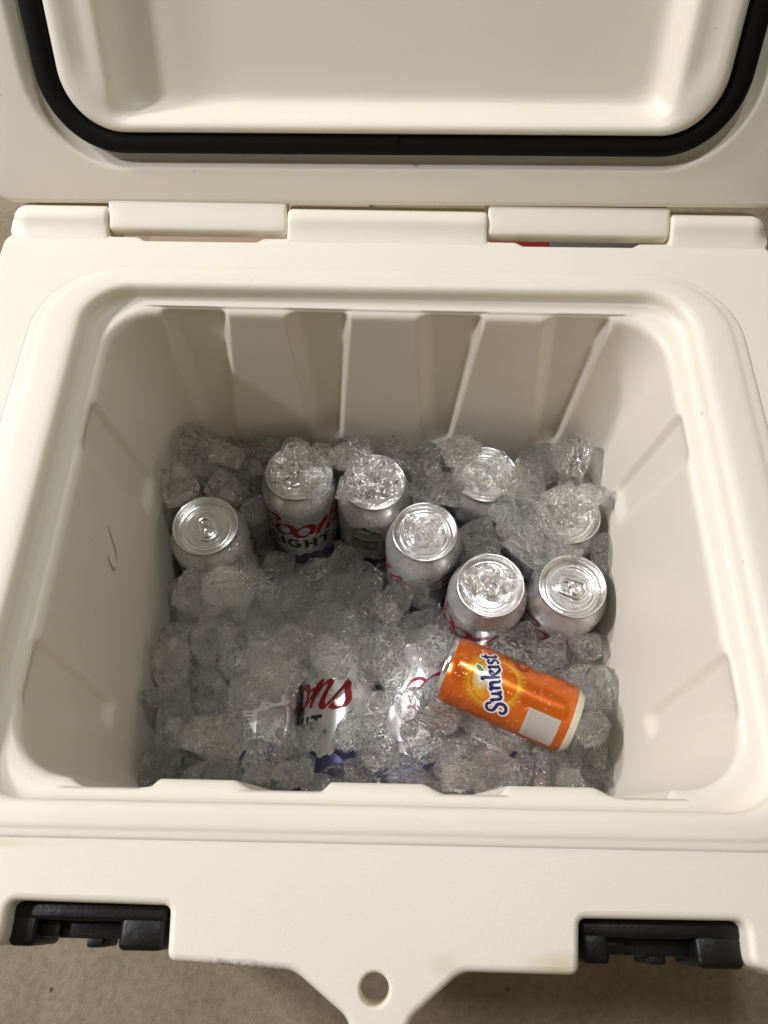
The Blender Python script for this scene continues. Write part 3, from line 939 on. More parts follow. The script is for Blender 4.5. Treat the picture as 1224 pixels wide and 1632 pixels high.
STAND = [   # x, y, z lift, turn of the print (deg, world), turn of the tab, tilt x, tilt y, label
    (-0.1485, 0.2800, 0.0, 165, -160, 1, 0, 'silver beer can with a bare dry lid, standing alone near the dark left wall'),
    (-0.0760, 0.3305, 0.0, -4, 140, -2, 0, 'silver beer can with red script and dark capitals, a square ice cube on its lid'),
    (-0.0092, 0.3290, 0.0, 185, 20, -1, 0, 'silver beer can showing its striped small print, its lid hidden under ice'),
    (0.0372, 0.2810, 0.0, -128, 150, 1, 1, 'silver beer can in the middle, one tall lump of ice on its lid'),
    (0.0890, 0.3380, 0.0, 120, 0, -1, 0, 'plain silver beer can at the back wall, two lumps of ice on its lid'),
    (0.1550, 0.3020, 0.0, 90, 60, 0, -1, 'silver beer can in the right back corner nearly buried under a sheet of ice'),
    (0.0885, 0.2385, 0.0, -52, -150, 2, 1, 'silver beer can with red script on its left side, just behind the orange can'),
    (0.1530, 0.2370, 0.0, -20, -110, 1, 0, 'silver beer can beside the bright right wall, no ice on its lid'),
]
cans = []
for x, y, dz, ph, tb, tx, ty, lab in STAND:
    cans.append(make_can(lab, (x, y, ZF + 0.001 + dz), (R(tx), R(ty), R(ph)), 'beer cans standing upright in the ice', R(tb - ph)))
LYING = [
    (-0.1010, 160, 'silver beer can lying under ice at the left, small print facing up'),
    (-0.0340, -78, 'silver beer can lying under ice with red letters and black HT facing up'),
    (0.0330, 62, 'shiny silver beer can lying under glittering ice just left of the orange can'),
    (0.0998, 75, 'silver beer can lying under ice directly beneath the orange can'),
]
for x, ph, lab in LYING:
    e = make_can(lab, (x, 0.0835, ZF + 0.0335), (0, 0, 0), 'beer cans lying down under the ice')
    e.rotation_euler = (Matrix.Rotation(R(-90), 3, 'X') @ Matrix.Rotation(R(ph), 3, 'Z')).to_euler()
    cans.append(e)

# ------------------------------------------------------------------ orange can
OR_, OH = 0.0268, 0.1075
oc = bpy.data.objects.new('soda_can', None); C.objects.link(oc)
tag(oc, 'small orange soda can lying on its side on top of the ice', 'can')
o_prof = [(0.0252, 0.0032), (0.0259, 0.0050), (0.0265, 0.0075), (OR_, 0.0105)]
o_prof += [(OR_, 0.0105 + 0.0845 * k / 40) for k in range(1, 41)]
o_prof += [(0.02655, 0.0970), (0.0258, 0.0995), (0.0250, 0.1014)]
no = 96
vv, ff = lathe(o_prof, no)
def dent(v):
    x, y, z = v
    u = (math.atan2(y, x) + math.pi / 2)
    u = (u + math.pi) % (2 * math.pi) - math.pi
    s = 0
    for (u0, v0, su, sv, dp) in ((R(64), 0.049, 0.30, 0.0055, 0.0038), (R(72), 0.037, 0.30, 0.0045, 0.0022), (R(35), 0.033, 0.35, 0.016, 0.0006)):
        s += dp * math.exp(-((u - u0) / su) ** 2 - ((z - v0) / sv) ** 2)
    r = math.hypot(x, y)
    return (x * (r - s) / r, y * (r - s) / r, z)
vv = [dent(v) for v in vv]
me = mesh('can_body', vv, ff, M['orange'])
uvl = me.uv_layers.new(name='UVMap')
for p in me.polygons:
    cs = [me.loops[li].vertex_index for li in p.loop_indices]
    aa = []
    for vi in cs:
        i = vi % no
        aa.append(i)
    if max(aa) - min(aa) > no / 2:
        aa = [a + no if a < no / 2 else a for a in aa]
    for li, vi, a in zip(p.loop_indices, cs, aa):
        th = 2 * math.pi * a / no
        if th > math.pi + 0.02: th -= 2 * math.pi
        uvl.data[li].uv = (th * OR_, me.vertices[vi].co.z)
# the seam at the back may stretch; it faces down into the ice
link('can_body', me, oc)
vv, ff = lathe([(0.0, 0.0050), (0.012, 0.0040), (0.0185, 0.0015), (0.0205, -0.0012), (0.0215, -0.0020), (0.0224, -0.0012), (0.0231, 0.0002), (0.0246, 0.0018), (0.02535, 0.0034), (0.0255, 0.0038)], 64)
link('can_base', mesh('can_base', vv, ff, M['pale']), oc)
k_ = 0.0225 / 0.0273
vv, ff = lathe([(0.0248, 0.1012), (0.0250, 0.1016), (0.0252, 0.1024), (0.0252, 0.1046), (0.0248, 0.1056), (0.0241, 0.1059), (0.0234, 0.1054), (0.0231, 0.1030), (0.0222, 0.1005), (0.0210, 0.0985), (0.0204, 0.0984), (0.0198, 0.1003), (0.0, 0.1003)], 64)
ol = link('can_lid', mesh('can_lid', vv, ff, M['lid'], sharp=60), oc)
tt = link('pull_tab', TAB, ol, (0, 0, 0.1003 - 0.1160)); tt.rotation_euler = (0, 0, 1.2)

def soda_word():
    """Sunkist in a bold bouncy serif, rising to the right; returns white outline and navy letters"""
    letters = []
    W = 2.5
    def st(pts, wd=W, k=7):
        letters.append((pts, wd, k))
    # S
    st([(8.6, 8.4), (8.4, 11.0), (5.6, 12.2), (2.6, 11.0), (2.0, 8.2), (4.6, 5.8), (7.4, 3.6), (7.4, 0.4), (4.6, -1.8), (1.2, -1.4), (-0.8, 0.8), (-0.2, 2.6), (1.4, 2.4)], 2.9)
    # u
    st([(9.6, 7.4), (11.2, 8.0), (11.4, 4.0), (11.9, 1.6), (13.8, 1.0), (15.6, 2.8)], 2.5)
    st([(16.2, 8.0), (16.0, 4.0), (16.4, 1.4), (18.2, 1.2)], 2.5)
    # n
    st([(18.6, 7.6), (20.4, 8.2), (20.4, 4.4), (20.4, 0.8)], 2.6)
    st([(20.6, 5.6), (22.6, 8.0), (24.6, 7.6), (25.0, 4.6), (25.2, 1.8), (26.8, 1.0)], 2.5)
    # k
    st([(27.2, 13.2), (28.9, 13.6), (28.9, 7.0), (28.9, 0.8)], 2.6)
    st([(29.4, 4.4), (31.6, 7.2), (34.0, 8.0), (34.2, 6.4), (32.2, 5.0)], 1.9)
    st([(30.6, 5.2), (32.8, 2.4), (35.0, 0.4), (37.2, 0.8)], 2.3)
    # i
    st([(36.2, 7.6), (37.8, 8.2), (37.8, 4.4), (38.0, 1.4), (39.4, 1.0)], 2.5)
    # s
    st([(44.6, 6.6), (43.6, 8.2), (41.4, 7.8), (41.2, 5.8), (43.4, 4.4), (44.6, 2.4), (42.8, 0.6), (40.6, 1.4)], 2.2)
    # t
    st([(47.6, 11.6), (47.4, 6.0), (47.6, 2.2), (49.2, 0.9), (51.0, 1.8)], 2.5)
    st([(44.9, 8.4), (47.4, 8.6), (51.0, 9.4)], 1.8)
    st([(45.8, 9.0), (47.3, 11.0), (48.0, 12.6)], 1.6)
    sc_ = 0.93; an = R(25)
    def xf(p):
        x, y = (p.x - 25.5) * sc_, (p.y - 5.0) * sc_ * 1.12
        return Vector(((x * math.cos(an) - y * math.sin(an)) * mm + SUN[0], (x * math.sin(an) + y * math.cos(an)) * mm + SUN[1] - 0.0005))
    def body(add, off, name, mat):
        pr = Print(OR_, off)
        for pts, wd, k in letters:
            ends = lambda t, d, wd=wd: (wd * (0.72 + 0.28 * math.sin(math.pi * min(1, max(0, t)))) * sc_ + add) * mm
            q = [Vector(p) for p in pts]
            if add:
                a = (q[0] - q[1]).normalized() * add * 0.45; b = (q[-1] - q[-2]).normalized() * add * 0.45
                q = [q[0] + a] + q + [q[-1] + b]
            pr.stroke(q, ends, xf=xf, k=k, step=0.000004)
        return pr.mesh(name, mat)
    return body(2.5, 0.00016, 'lettering_outline', M['white']), body(0.0, 0.00028, 'lettering', M['navy']), xf
wo, nv, xf_s = soda_word()
link('lettering_outline', wo, oc); link('lettering', nv, oc)
pr = Print(OR_, 0.00030)
pr.stroke([(34.2, 11.4), (35.6, 14.0), (38.0, 16.0), (40.6, 17.2)], lambda t, d: (0.9 + 4.6 * math.sin(math.pi * min(1, t * 0.98 + 0.01)) ** 0.8) * mm, xf=xf_s)
link('leaf_outline', pr.mesh('leaf_outline', M['white']), oc)
pr = Print(OR_, 0.00036)
pr.stroke([(34.9, 11.9), (36.0, 14.0), (38.0, 15.7), (39.8, 16.7)], lambda t, d: (0.2 + 3.1 * math.sin(math.pi * min(1, t * 0.98 + 0.01)) ** 0.8) * mm, xf=xf_s)
link('leaf_print', pr.mesh('leaf_print', M['green']), oc)
pr = Print(OR_, 0.00014)
us = [(-31.0 + 26.0 * i / 24) * mm for i in range(25)]
pr.strip(us, lambda u: 10.8 * mm, lambda u: 35.5 * mm)
link('silver_panel_print', pr.mesh('silver_panel_print', M['grey']), oc)
pr = Print(OR_, 0.00020)
random.seed(11)
for k in range(16):
    vq = (12.2 + k * 1.38) * mm
    pr.bar(-29.5 * mm, -6.5 * mm, vq, vq + 0.38 * mm)
link('fine_lines_print', pr.mesh('fine_lines_print', M['greyline']), oc)
E0 = Vector((0.0462, 0.1720, -0.1650)); E1 = Vector((0.1430, 0.1310, -0.1650))
zdir = (E0 - E1).normalized()
ydir = Vector((0, 0, -1)); ydir = (ydir - zdir * ydir.dot(zdir)).normalized()
xdir = ydir.cross(zdir)
mo = Matrix((xdir, ydir, zdir)).transposed() @ Matrix.Rotation(R(-12), 3, 'Z')
oc.rotation_euler = mo.to_euler()
oc.scale = (0.98, 0.98, 0.98)
oc.location = E1 - zdir * 0.002 + Vector((0, 0, DZ))

# ------------------------------------------------------------------ ice
def ice_mesh(seed, kind):
    rng = random.Random(seed)
    bm = bmesh.new()
    bmesh.ops.create_cube(bm, size=2)
    bmesh.ops.subdivide_edges(bm, edges=list(bm.edges), cuts=14, use_grid_fill=True)
    if kind == 'cube':
        hx, hy, hz = 1.0, rng.uniform(0.82, 1.0), rng.uniform(0.68, 0.95); p = rng.uniform(6.0, 12.0); nc = rng.randint(1, 3)
    elif kind == 'lump':
        hx, hy, hz = 1.0, rng.uniform(0.7, 0.95), rng.uniform(0.6, 0.85); p = rng.uniform(3.2, 6.0); nc = rng.randint(3, 5)
    else:   # flat chip
        hx, hy, hz = 1.0, rng.uniform(0.65, 0.95), rng.uniform(0.28, 0.42); p = rng.uniform(4.0, 8.0); nc = rng.randint(4, 6)
    tap = rng.uniform(-0.16, 0.16); tap2 = rng.uniform(-0.14, 0.14)
    planes = []
    for _ in range(nc):
        n = Vector((rng.gauss(0, 1), rng.gauss(0, 1), rng.gauss(0, 0.7))).normalized()
        planes.append((n, rng.uniform(0.55, 0.88)))
    r2 = random.Random(seed + 7000)         # broken faces: cuts that only take material away
    for _ in range(r2.randint(2, 4) if kind == 'cube' else r2.randint(4, 7)):
        n = Vector((r2.gauss(0, 1), r2.gauss(0, 1), r2.gauss(0, 0.8))).normalized()
        planes.append((n, r2.uniform(0.66, 0.92)))
    dim = rng.uniform(0.0, 0.22) if kind == 'cube' else 0.0
    off = Vector((rng.uniform(0, 50), rng.uniform(0, 50), rng.uniform(0, 50)))
    for v in bm.verts:
        c = v.co.copy()
        s = (abs(c.x) ** p + abs(c.y) ** p + abs(c.z) ** p) ** (1 / p)
        c /= s
        c = Vector((c.x * hx * (1 + tap * c.z), c.y * hy * (1 + tap * c.z + tap2 * c.x), c.z * hz))
        if dim and c.z > 0.3:
            c.z -= dim * math.exp(-(c.x ** 2 + c.y ** 2) / 0.28)
        for n, d in planes:
            e = c.dot(n) - d
            if e > 0:
                c -= n * e * 0.98
        q = c * 1.5 + off
        c += c.normalized() * (0.05 * noise.noise(q) + 0.028 * noise.noise(q * 2.7))
        v.co = c
    for f in bm.faces:
        f.smooth = True
    bmesh.ops.recalc_face_normals(bm, faces=bm.faces)
    me = bpy.data.meshes.new('ice_' + kind)
    bm.to_mesh(me); bm.free()
    me.materials.append(M['ice'])
    return me
ICE_KINDS = ['cube'] * 9 + ['lump'] * 6 + ['chip'] * 6
ICE_MESHES = [ice_mesh(100 + i, k) for i, k in enumerate(ICE_KINDS)]
GROUPS = ['ice along the back wall', 'ice along the front wall', 'ice along the left wall', 'ice along the right wall', 'ice between the standing cans', 'ice in the open bed', 'ice in the shaded front left', 'ice lying on the can lids', 'ice mostly hidden under other ice', 'ice over the lying cans', 'ice round the orange can', 'tiny ice splinters']
# variant, half size, x, y, z, rotation, label, group (deck frame): the pieces as they settled in the cooler
ICE = [
(18, 0.0172, -0.1483, 0.1584, -0.269, 0.02, 3.13, 0.24, 'clear ice piece mostly hidden beneath the top layer of ice', 8),
(14, 0.014, -0.1621, 0.1779, -0.2542, -1.54, 0.1, 1.24, 'clear ice piece mostly hidden beneath the top layer of ice', 8),
(13, 0.0189, -0.1177, 0.2402, -0.2615, -1.38, 0.23, -2.62, 'clear ice piece mostly hidden beneath the top layer of ice', 8),
(0, 0.015, -0.1711, 0.1492, -0.2466, 2.48, 0.1, -1.65, 'clear ice piece mostly hidden beneath the top layer of ice', 8),
(5, 0.0121, -0.1645, 0.1088, -0.2624, 1.65, -0.02, 2.81, 'clear ice piece mostly hidden beneath the top layer of ice', 8),
(11, 0.0182, -0.1666, 0.2017, -0.2359, 2.25, 0.54, 1.77, 'clear ice piece mostly hidden beneath the top layer of ice', 8),
(15, 0.0175, -0.168, 0.2264, -0.2501, -0.48, 0.29, 3.01, 'clear ice piece mostly hidden beneath the top layer of ice', 8),
(17, 0.013, -0.1706, 0.1768, -0.237, 0.51, -2.91, 0.63, 'clear ice piece mostly hidden beneath the top layer of ice', 8),
(15, 0.0166, -0.1409, 0.1974, -0.2348, 1.06, 0.06, 1.19, 'clear ice piece mostly hidden beneath the top layer of ice', 8),
(20, 0.016, -0.175, 0.1219, -0.2411, 1.83, 1.05, -1.32, 'clear ice piece mostly hidden beneath the top layer of ice', 8),
(10, 0.0127, 0.027, 0.2356, -0.2649, -2.96, -0.12, 1.22, 'clear ice piece mostly hidden beneath the top layer of ice', 8),
(8, 0.0146, 0.0286, 0.2235, -0.2466, 0.68, 2.06, -0.96, 'clear ice piece mostly hidden beneath the top layer of ice', 8),
(19, 0.0156, -0.0382, 0.2748, -0.2695, -3.13, -0.01, 0.11, 'clear ice piece mostly hidden beneath the top layer of ice', 8),
(4, 0.0162, -0.0046, 0.2227, -0.2622, 1.31, 2.16, -0.52, 'clear ice piece mostly hidden beneath the top layer of ice', 8),
(14, 0.0148, -0.0279, 0.2816, -0.2524, 2.65, 0.09, 1.69, 'clear ice piece mostly hidden beneath the top layer of ice', 8),
(8, 0.0146, -0.1197, 0.3535, -0.2501, 0.01, -3.14, -0.34, 'clear ice piece mostly hidden beneath the top layer of ice', 8),
(7, 0.0141, -0.1642, 0.3239, -0.2086, -1.56, 2.65, 0.27, 'clear ice piece mostly hidden beneath the top layer of ice', 8),
(18, 0.0164, -0.1184, 0.3531, -0.2691, 0.01, 0.02, -0.34, 'clear ice piece mostly hidden beneath the top layer of ice', 8),
(15, 0.0141, -0.1362, 0.2394, -0.2392, 1.34, 1.8, 0.77, 'clear ice piece mostly hidden beneath the top layer of ice', 8),
(13, 0.0186, -0.154, 0.3464, -0.227, -0.49, -2.98, -0.09, 'clear ice piece mostly hidden beneath the top layer of ice', 8),
(12, 0.0119, -0.1725, 0.3576, -0.199, 2.62, -0.12, 1.23, 'clear ice piece mostly hidden beneath the top layer of ice', 8),
(2, 0.012, -0.1522, 0.3587, -0.2085, -1.34, 2.76, 0.09, 'clear ice piece mostly hidden beneath the top layer of ice', 8),
(12, 0.0163, 0.044, 0.3321, -0.2036, -1.42, 0.51, -1.49, 'clear ice piece mostly hidden beneath the top layer of ice', 8),
(15, 0.0138, 0.1138, 0.3051, -0.2669, 2.94, -0.53, -0.02, 'clear ice piece mostly hidden beneath the top layer of ice', 8),
(18, 0.0193, 0.1062, 0.3015, -0.2152, 2.04, -1.43, -0.0, 'clear ice piece mostly hidden beneath the top layer of ice', 8),
(16, 0.0192, 0.0282, 0.3454, -0.2243, -1.54, 0.35, -1.22, 'clear ice piece mostly hidden beneath the top layer of ice', 8),
(19, 0.013, 0.0821, 0.2813, -0.216, -0.55, 2.8, -0.08, 'clear ice piece mostly hidden beneath the top layer of ice', 8),
(12, 0.0157, 0.1698, 0.3511, -0.2071, 0.2, 2.57, -1.91, 'clear ice piece mostly hidden beneath the top layer of ice', 8),
(1, 0.018, -0.0492, 0.2215, -0.2437, -1.44, 0.4, 0.04, 'clear ice piece mostly hidden beneath the top layer of ice', 8),
(17, 0.0149, 0.0486, 0.2221, -0.2443, -1.99, 0.8, -1.79, 'clear ice piece mostly hidden beneath the top layer of ice', 8),
(17, 0.0146, -0.0809, 0.2008, -0.2099, 0.67, 2.77, 0.85, 'clear ice piece mostly hidden beneath the top layer of ice', 8),
(12, 0.013, -0.1367, 0.1951, -0.2168, -0.06, -2.55, -0.14, 'clear ice piece mostly hidden beneath the top layer of ice', 8),
(7, 0.0114, 0.019, 0.3638, -0.1977, 1.54, -0.91, 2.1, 'clear ice piece mostly hidden beneath the top layer of ice', 8),
(7, 0.0188, -0.1546, 0.126, -0.192, -3.04, 0.44, 0.21, 'large squarish ice cube along the dark left wall, first from the left', 2),
(2, 0.017, -0.1625, 0.2351, -0.2262, 0.01, -0.02, -0.22, 'large squarish ice cube along the dark left wall, second from the left', 2),
(2, 0.0156, -0.1474, 0.122, -0.2347, -2.76, -0.28, 1.49, 'large squarish ice cube along the dark left wall, third from the left', 2),
(2, 0.0182, -0.1492, 0.2308, -0.1761, 3.08, 0.73, -0.26, 'large squarish ice cube along the dark left wall, fourth from the left', 2),
(4, 0.0166, -0.1424, 0.1636, -0.2262, -2.85, 0.17, 0.78, 'large squarish ice cube along the dark left wall, fifth from the left', 2),
(8, 0.016, -0.1662, 0.0937, -0.1951, 1.68, 0.07, 0.08, 'large squarish ice cube along the front wall, first from the left', 1),
(1, 0.0187, -0.0718, 0.0967, -0.2042, -0.09, -2.46, -0.04, 'large squarish ice cube along the front wall, second from the left', 1),
(7, 0.0165, 0.0864, 0.0936, -0.1722, 1.96, 0.23, -0.06, 'large squarish ice cube along the front wall, third from the left', 1),
(7, 0.0157, 0.1106, 0.094, -0.1837, 1.06, 0.17, -1.56, 'large squarish ice cube along the front wall, fourth from the left', 1),
(1, 0.0183, 0.1425, 0.108, -0.2009, -2.02, -0.04, 0.44, 'large squarish ice cube along the front wall, fifth from the left', 1),
(16, 0.0201, -0.0037, 0.1871, -0.1958, 2.29, -0.22, 1.95, 'large flat ice chip over the lying cans, first from the left', 9),
(15, 0.0171, 0.0029, 0.1861, -0.2178, -0.86, 0.03, 1.27, 'large flat ice chip over the lying cans, second from the left', 9),
(16, 0.0196, 0.035, 0.1191, -0.1826, -0.62, -0.15, -2.86, 'large flat ice chip over the lying cans, third from the left', 9),
(10, 0.0184, -0.1364, 0.1922, -0.183, 0.19, -2.66, -1.85, 'large rounded ice lump in the shaded front left, first from the left', 6),
(9, 0.0159, -0.1153, 0.1237, -0.199, 3.08, -0.27, 0.4, 'large rounded ice lump in the shaded front left, second from the left', 6),
(13, 0.0183, -0.117, 0.1796, -0.1971, 1.53, 0.34, 2.32, 'large rounded ice lump in the shaded front left, third from the left', 6),
(9, 0.0162, -0.0855, 0.1292, -0.1976, 1.5, 0.03, -1.56, 'large rounded ice lump in the shaded front left, fourth from the left', 6),
(15, 0.0204, -0.1202, 0.0911, -0.2074, 0.61, 0.43, -1.37, 'large flat ice chip along the front wall, first from the left', 1),
(20, 0.0199, -0.0858, 0.1005, -0.182, 2.44, 0.58, -0.74, 'large flat ice chip along the front wall, second from the left', 1),
(17, 0.0172, -0.0333, 0.0904, -0.2048, -0.65, 3.01, -0.03, 'large flat ice chip along the front wall, third from the left', 1),
(17, 0.0163, 0.1773, 0.1082, -0.2144, 1.62, -0.66, 1.53, 'large flat ice chip along the front wall, fourth from the left', 1),
(1, 0.0178, -0.1253, 0.116, -0.1777, 1.81, 2.69, 0.07, 'large squarish ice cube in the shaded front left, first from the left', 6),
(5, 0.0152, -0.1315, 0.1453, -0.1981, -1.17, -1.3, 0.05, 'large squarish ice cube in the shaded front left, second from the left', 6),
(3, 0.0173, -0.0767, 0.1615, -0.1743, 0.13, -1.01, 1.91, 'large squarish ice cube in the shaded front left, third from the left', 6),
(2, 0.0168, -0.0746, 0.1876, -0.1848, -0.68, -0.84, 0.45, 'large squarish ice cube in the shaded front left, fourth from the left', 6),
(10, 0.0166, -0.1752, 0.3165, -0.1451, 2.99, 0.64, -1.05, 'large rounded ice lump beside the lone can by the left wall, first from the left', 4),
(13, 0.019, -0.1029, 0.2525, -0.2237, -2.78, 0.47, -1.41, 'large rounded ice lump beside the lone can by the left wall, second from the left', 4),
(9, 0.0188, -0.0996, 0.2826, -0.2456, -1.55, -0.04, 1.27, 'large rounded ice lump beside the lone can by the left wall, third from the left', 4),
(0, 0.0174, -0.0982, 0.216, -0.2054, -2.3, -0.83, -1.11, 'large squarish ice cube in the open bed left of the middle, first from the left', 5),
(6, 0.0178, -0.0899, 0.2258, -0.2598, 1.44, -0.01, -0.35, 'large squarish ice cube in the open bed left of the middle, second from the left', 5),
(7, 0.0176, -0.0801, 0.2577, -0.2542, -1.46, -2.53, -0.43, 'large squarish ice cube in the open bed left of the middle, third from the left', 5),
(4, 0.0153, -0.053, 0.2504, -0.2366, 1.62, -0.87, -0.2, 'large squarish ice cube in the open bed left of the middle, fourth from the left', 5),
(8, 0.0149, -0.1663, 0.1431, -0.2204, 1.78, 2.21, -0.49, 'middling squarish ice cube along the dark left wall', 2),
(11, 0.0118, -0.1201, 0.2452, -0.239, 1.73, 0.22, -1.19, 'small rounded ice lump beside the lone can by the left wall', 4),
(0, 0.0149, -0.1742, 0.3218, -0.1801, 1.1, -1.8, -0.3, 'middling squarish ice cube beside the lone can by the left wall, first from the left', 4),
(7, 0.0149, -0.1368, 0.3243, -0.1773, -0.12, 2.86, 1.05, 'middling squarish ice cube beside the lone can by the left wall, second from the left', 4),
(3, 0.0129, -0.1182, 0.3124, -0.1859, -0.88, -0.1, 0.35, 'middling squarish ice cube beside the lone can by the left wall, third from the left', 4),
(0, 0.0139, -0.0487, 0.1978, -0.2023, -1.22, 2.83, -0.0, 'middling squarish ice cube over the lying cans, first from the left', 9),
(7, 0.0141, -0.0395, 0.1792, -0.1768, 1.9, 0.73, -0.31, 'middling squarish ice cube over the lying cans, second from the left', 9),
(6, 0.0149, -0.0006, 0.1163, -0.2076, -0.67, 0.04, 1.71, 'middling squarish ice cube over the lying cans, third from the left', 9),
(12, 0.017, 0.0007, 0.2523, -0.2542, -0.38, -0.31, 3.0, 'large rounded ice lump beside the middle can, the left one', 4),
(10, 0.0173, 0.0102, 0.2364, -0.2015, 1.74, -0.02, 1.05, 'large rounded ice lump beside the middle can, the right one', 4),
(2, 0.0147, -0.1456, 0.0988, -0.2303, -0.28, 0.33, -1.58, 'middling squarish ice cube along the front wall, first from the left', 1),
(5, 0.0146, 0.0544, 0.1034, -0.1719, -1.94, 0.57, -1.66, 'middling squarish ice cube along the front wall, second from the left', 1),
(2, 0.0145, 0.064, 0.0941, -0.2128, 2.23, -0.0, 1.59, 'middling squarish ice cube along the front wall, third from the left', 1),
(6, 0.0135, 0.0881, 0.0918, -0.1983, 0.3, 0.46, -2.76, 'middling squarish ice cube along the front wall, fourth from the left', 1),
(9, 0.0173, -0.1681, 0.0923, -0.2295, -1.09, 1.44, 0.51, 'large rounded ice lump along the front wall, first from the left', 1),
(14, 0.0165, -0.1272, 0.0888, -0.1864, 1.62, -0.45, 0.1, 'large rounded ice lump along the front wall, second from the left', 1),
(14, 0.0156, -0.0144, 0.0896, -0.1915, -0.19, 0.8, -0.17, 'large rounded ice lump along the front wall, third from the left', 1),
(13, 0.0165, 0.0215, 0.0892, -0.1842, -1.42, 0.36, 2.54, 'large rounded ice lump along the front wall, fourth from the left', 1),
(14, 0.0152, 0.1678, 0.0904, -0.2304, 0.47, 1.2, 2.05, 'large rounded ice lump along the front wall, fifth from the left', 1),
(14, 0.0146, -0.1648, 0.1819, -0.2156, -2.6, 0.06, 0.44, 'middling rounded ice lump along the dark left wall', 2),
(8, 0.0119, -0.1035, 0.3602, -0.1556, 0.98, 0.68, -0.08, 'small squarish ice cube against the ribbed back wall, the left one', 0),
(7, 0.0114, 0.0105, 0.3595, -0.155, 1.71, -0.2, -0.63, 'small squarish ice cube against the ribbed back wall, the right one', 0),
(12, 0.0177, -0.129, 0.2156, -0.2016, -2.62, 0.07, -0.06, 'large rounded ice lump in the open bed left of the middle, first from the left', 5),
(9, 0.0161, -0.0818, 0.2188, -0.2299, 1.54, -2.76, 0.08, 'large rounded ice lump in the open bed left of the middle, second from the left', 5),
(10, 0.0165, -0.0504, 0.2237, -0.2131, -2.57, -0.23, -1.8, 'large rounded ice lump in the open bed left of the middle, third from the left', 5),
(12, 0.0159, -0.0205, 0.2212, -0.2076, -0.39, -1.02, 1.76, 'large rounded ice lump in the open bed left of the middle, fourth from the left', 5),
(14, 0.0166, -0.0016, 0.2143, -0.2271, -1.47, -1.09, -0.87, 'large rounded ice lump in the open bed left of the middle, fifth from the left', 5),
(8, 0.0115, -0.1676, 0.1121, -0.2174, -1.97, 0.07, -2.05, 'small squarish ice cube along the dark left wall', 2),
(20, 0.0174, -0.141, 0.3245, -0.1572, -0.22, 0.06, 2.99, 'large flat ice chip beside the lone can by the left wall, first from the left', 4),
(17, 0.0169, -0.1276, 0.3219, -0.2485, -3.03, -0.13, -1.52, 'large flat ice chip beside the lone can by the left wall, second from the left', 4),
(16, 0.0177, -0.1001, 0.2869, -0.2677, 0.01, -3.12, 0.13, 'large flat ice chip beside the lone can by the left wall, third from the left', 4),
(12, 0.0114, 0.045, 0.239, -0.2303, 0.23, 1.18, 1.74, 'small rounded ice lump beside the middle can', 4),
(16, 0.0175, -0.011, 0.2804, -0.2679, 0.02, -3.14, -1.52, 'large flat ice chip beside the middle can', 4),
(0, 0.0176, -0.061, 0.2839, -0.2548, -1.89, -0.35, -0.34, 'large squarish ice cube beside the left back can with red script', 4),
(7, 0.015, -0.1262, 0.217, -0.2331, 1.69, -1.1, -0.85, 'middling squarish ice cube in the open bed left of the middle, the left one', 5),
(5, 0.0131, -0.0289, 0.2414, -0.2511, -1.21, 2.02, 0.0, 'middling squarish ice cube in the open bed left of the middle, the right one', 5),
(20, 0.0141, -0.0412, 0.3048, -0.2484, 1.74, 1.25, -1.14, 'middling flat ice chip beside the back can with small print, the left one', 4),
(15, 0.0149, 0.0341, 0.3252, -0.1625, -0.19, 2.3, -0.17, 'middling flat ice chip beside the back can with small print, the right one', 4),
(15, 0.013, -0.0017, 0.2868, -0.2531, -1.75, -0.29, 1.39, 'middling flat ice chip beside the middle can', 4),
(9, 0.0148, 0.0107, 0.2395, -0.2327, 1.19, -0.05, -2.09, 'middling rounded ice lump beside the middle can, the left one', 4),
(13, 0.0144, 0.0393, 0.3261, -0.1808, 1.51, 2.87, -0.0, 'middling rounded ice lump beside the middle can, the right one', 4),
(15, 0.018, -0.1222, 0.3573, -0.2199, -0.11, -3.03, 0.27, 'large flat ice chip against the ribbed back wall, the left one', 0),
(16, 0.0176, -0.1183, 0.3597, -0.1906, -2.89, -0.09, -0.16, 'large flat ice chip against the ribbed back wall, the right one', 0),
(18, 0.0131, -0.1183, 0.3138, -0.2565, -3.14, -0.14, -0.8, 'middling flat ice chip beside the lone can by the left wall', 4),
(10, 0.019, -0.1657, 0.3532, -0.1548, 0.37, 2.73, 1.54, 'large rounded ice lump against the ribbed back wall, the left one', 0),
(11, 0.0162, -0.0348, 0.3619, -0.1637, -0.33, 0.15, 2.8, 'large rounded ice lump against the ribbed back wall, the right one', 0),
(6, 0.0141, -0.1223, 0.3234, -0.2315, 1.67, 0.36, 1.79, 'middling squarish ice cube beside the left back can with red script', 4),
(20, 0.0188, -0.1176, 0.3197, -0.2682, 0.02, -0.02, 0.5, 'large flat ice chip beside the left back can with red script', 4),
(9, 0.0178, -0.1305, 0.3325, -0.2037, -0.56, 3.06, 0.22, 'large rounded ice lump beside the left back can with red script', 4),
(14, 0.0119, -0.1117, 0.3574, -0.2069, -0.11, 3.11, 1.33, 'small rounded ice lump against the ribbed back wall, the left one', 0),
(14, 0.0124, 0.0124, 0.3641, -0.175, -1.64, -0.23, 0.03, 'small rounded ice lump against the ribbed back wall, the right one', 0),
(2, 0.0177, -0.1567, 0.3541, -0.1844, 0.39, 0.35, -1.43, 'large squarish ice cube against the ribbed back wall, first from the left', 0),
(7, 0.0174, -0.1262, 0.3596, -0.1684, -0.21, -0.19, 1.82, 'large squarish ice cube against the ribbed back wall, second from the left', 0),
(6, 0.0179, 0.1373, 0.3538, -0.1691, 1.07, 0.13, 1.47, 'large squarish ice cube against the ribbed back wall, third from the left', 0),
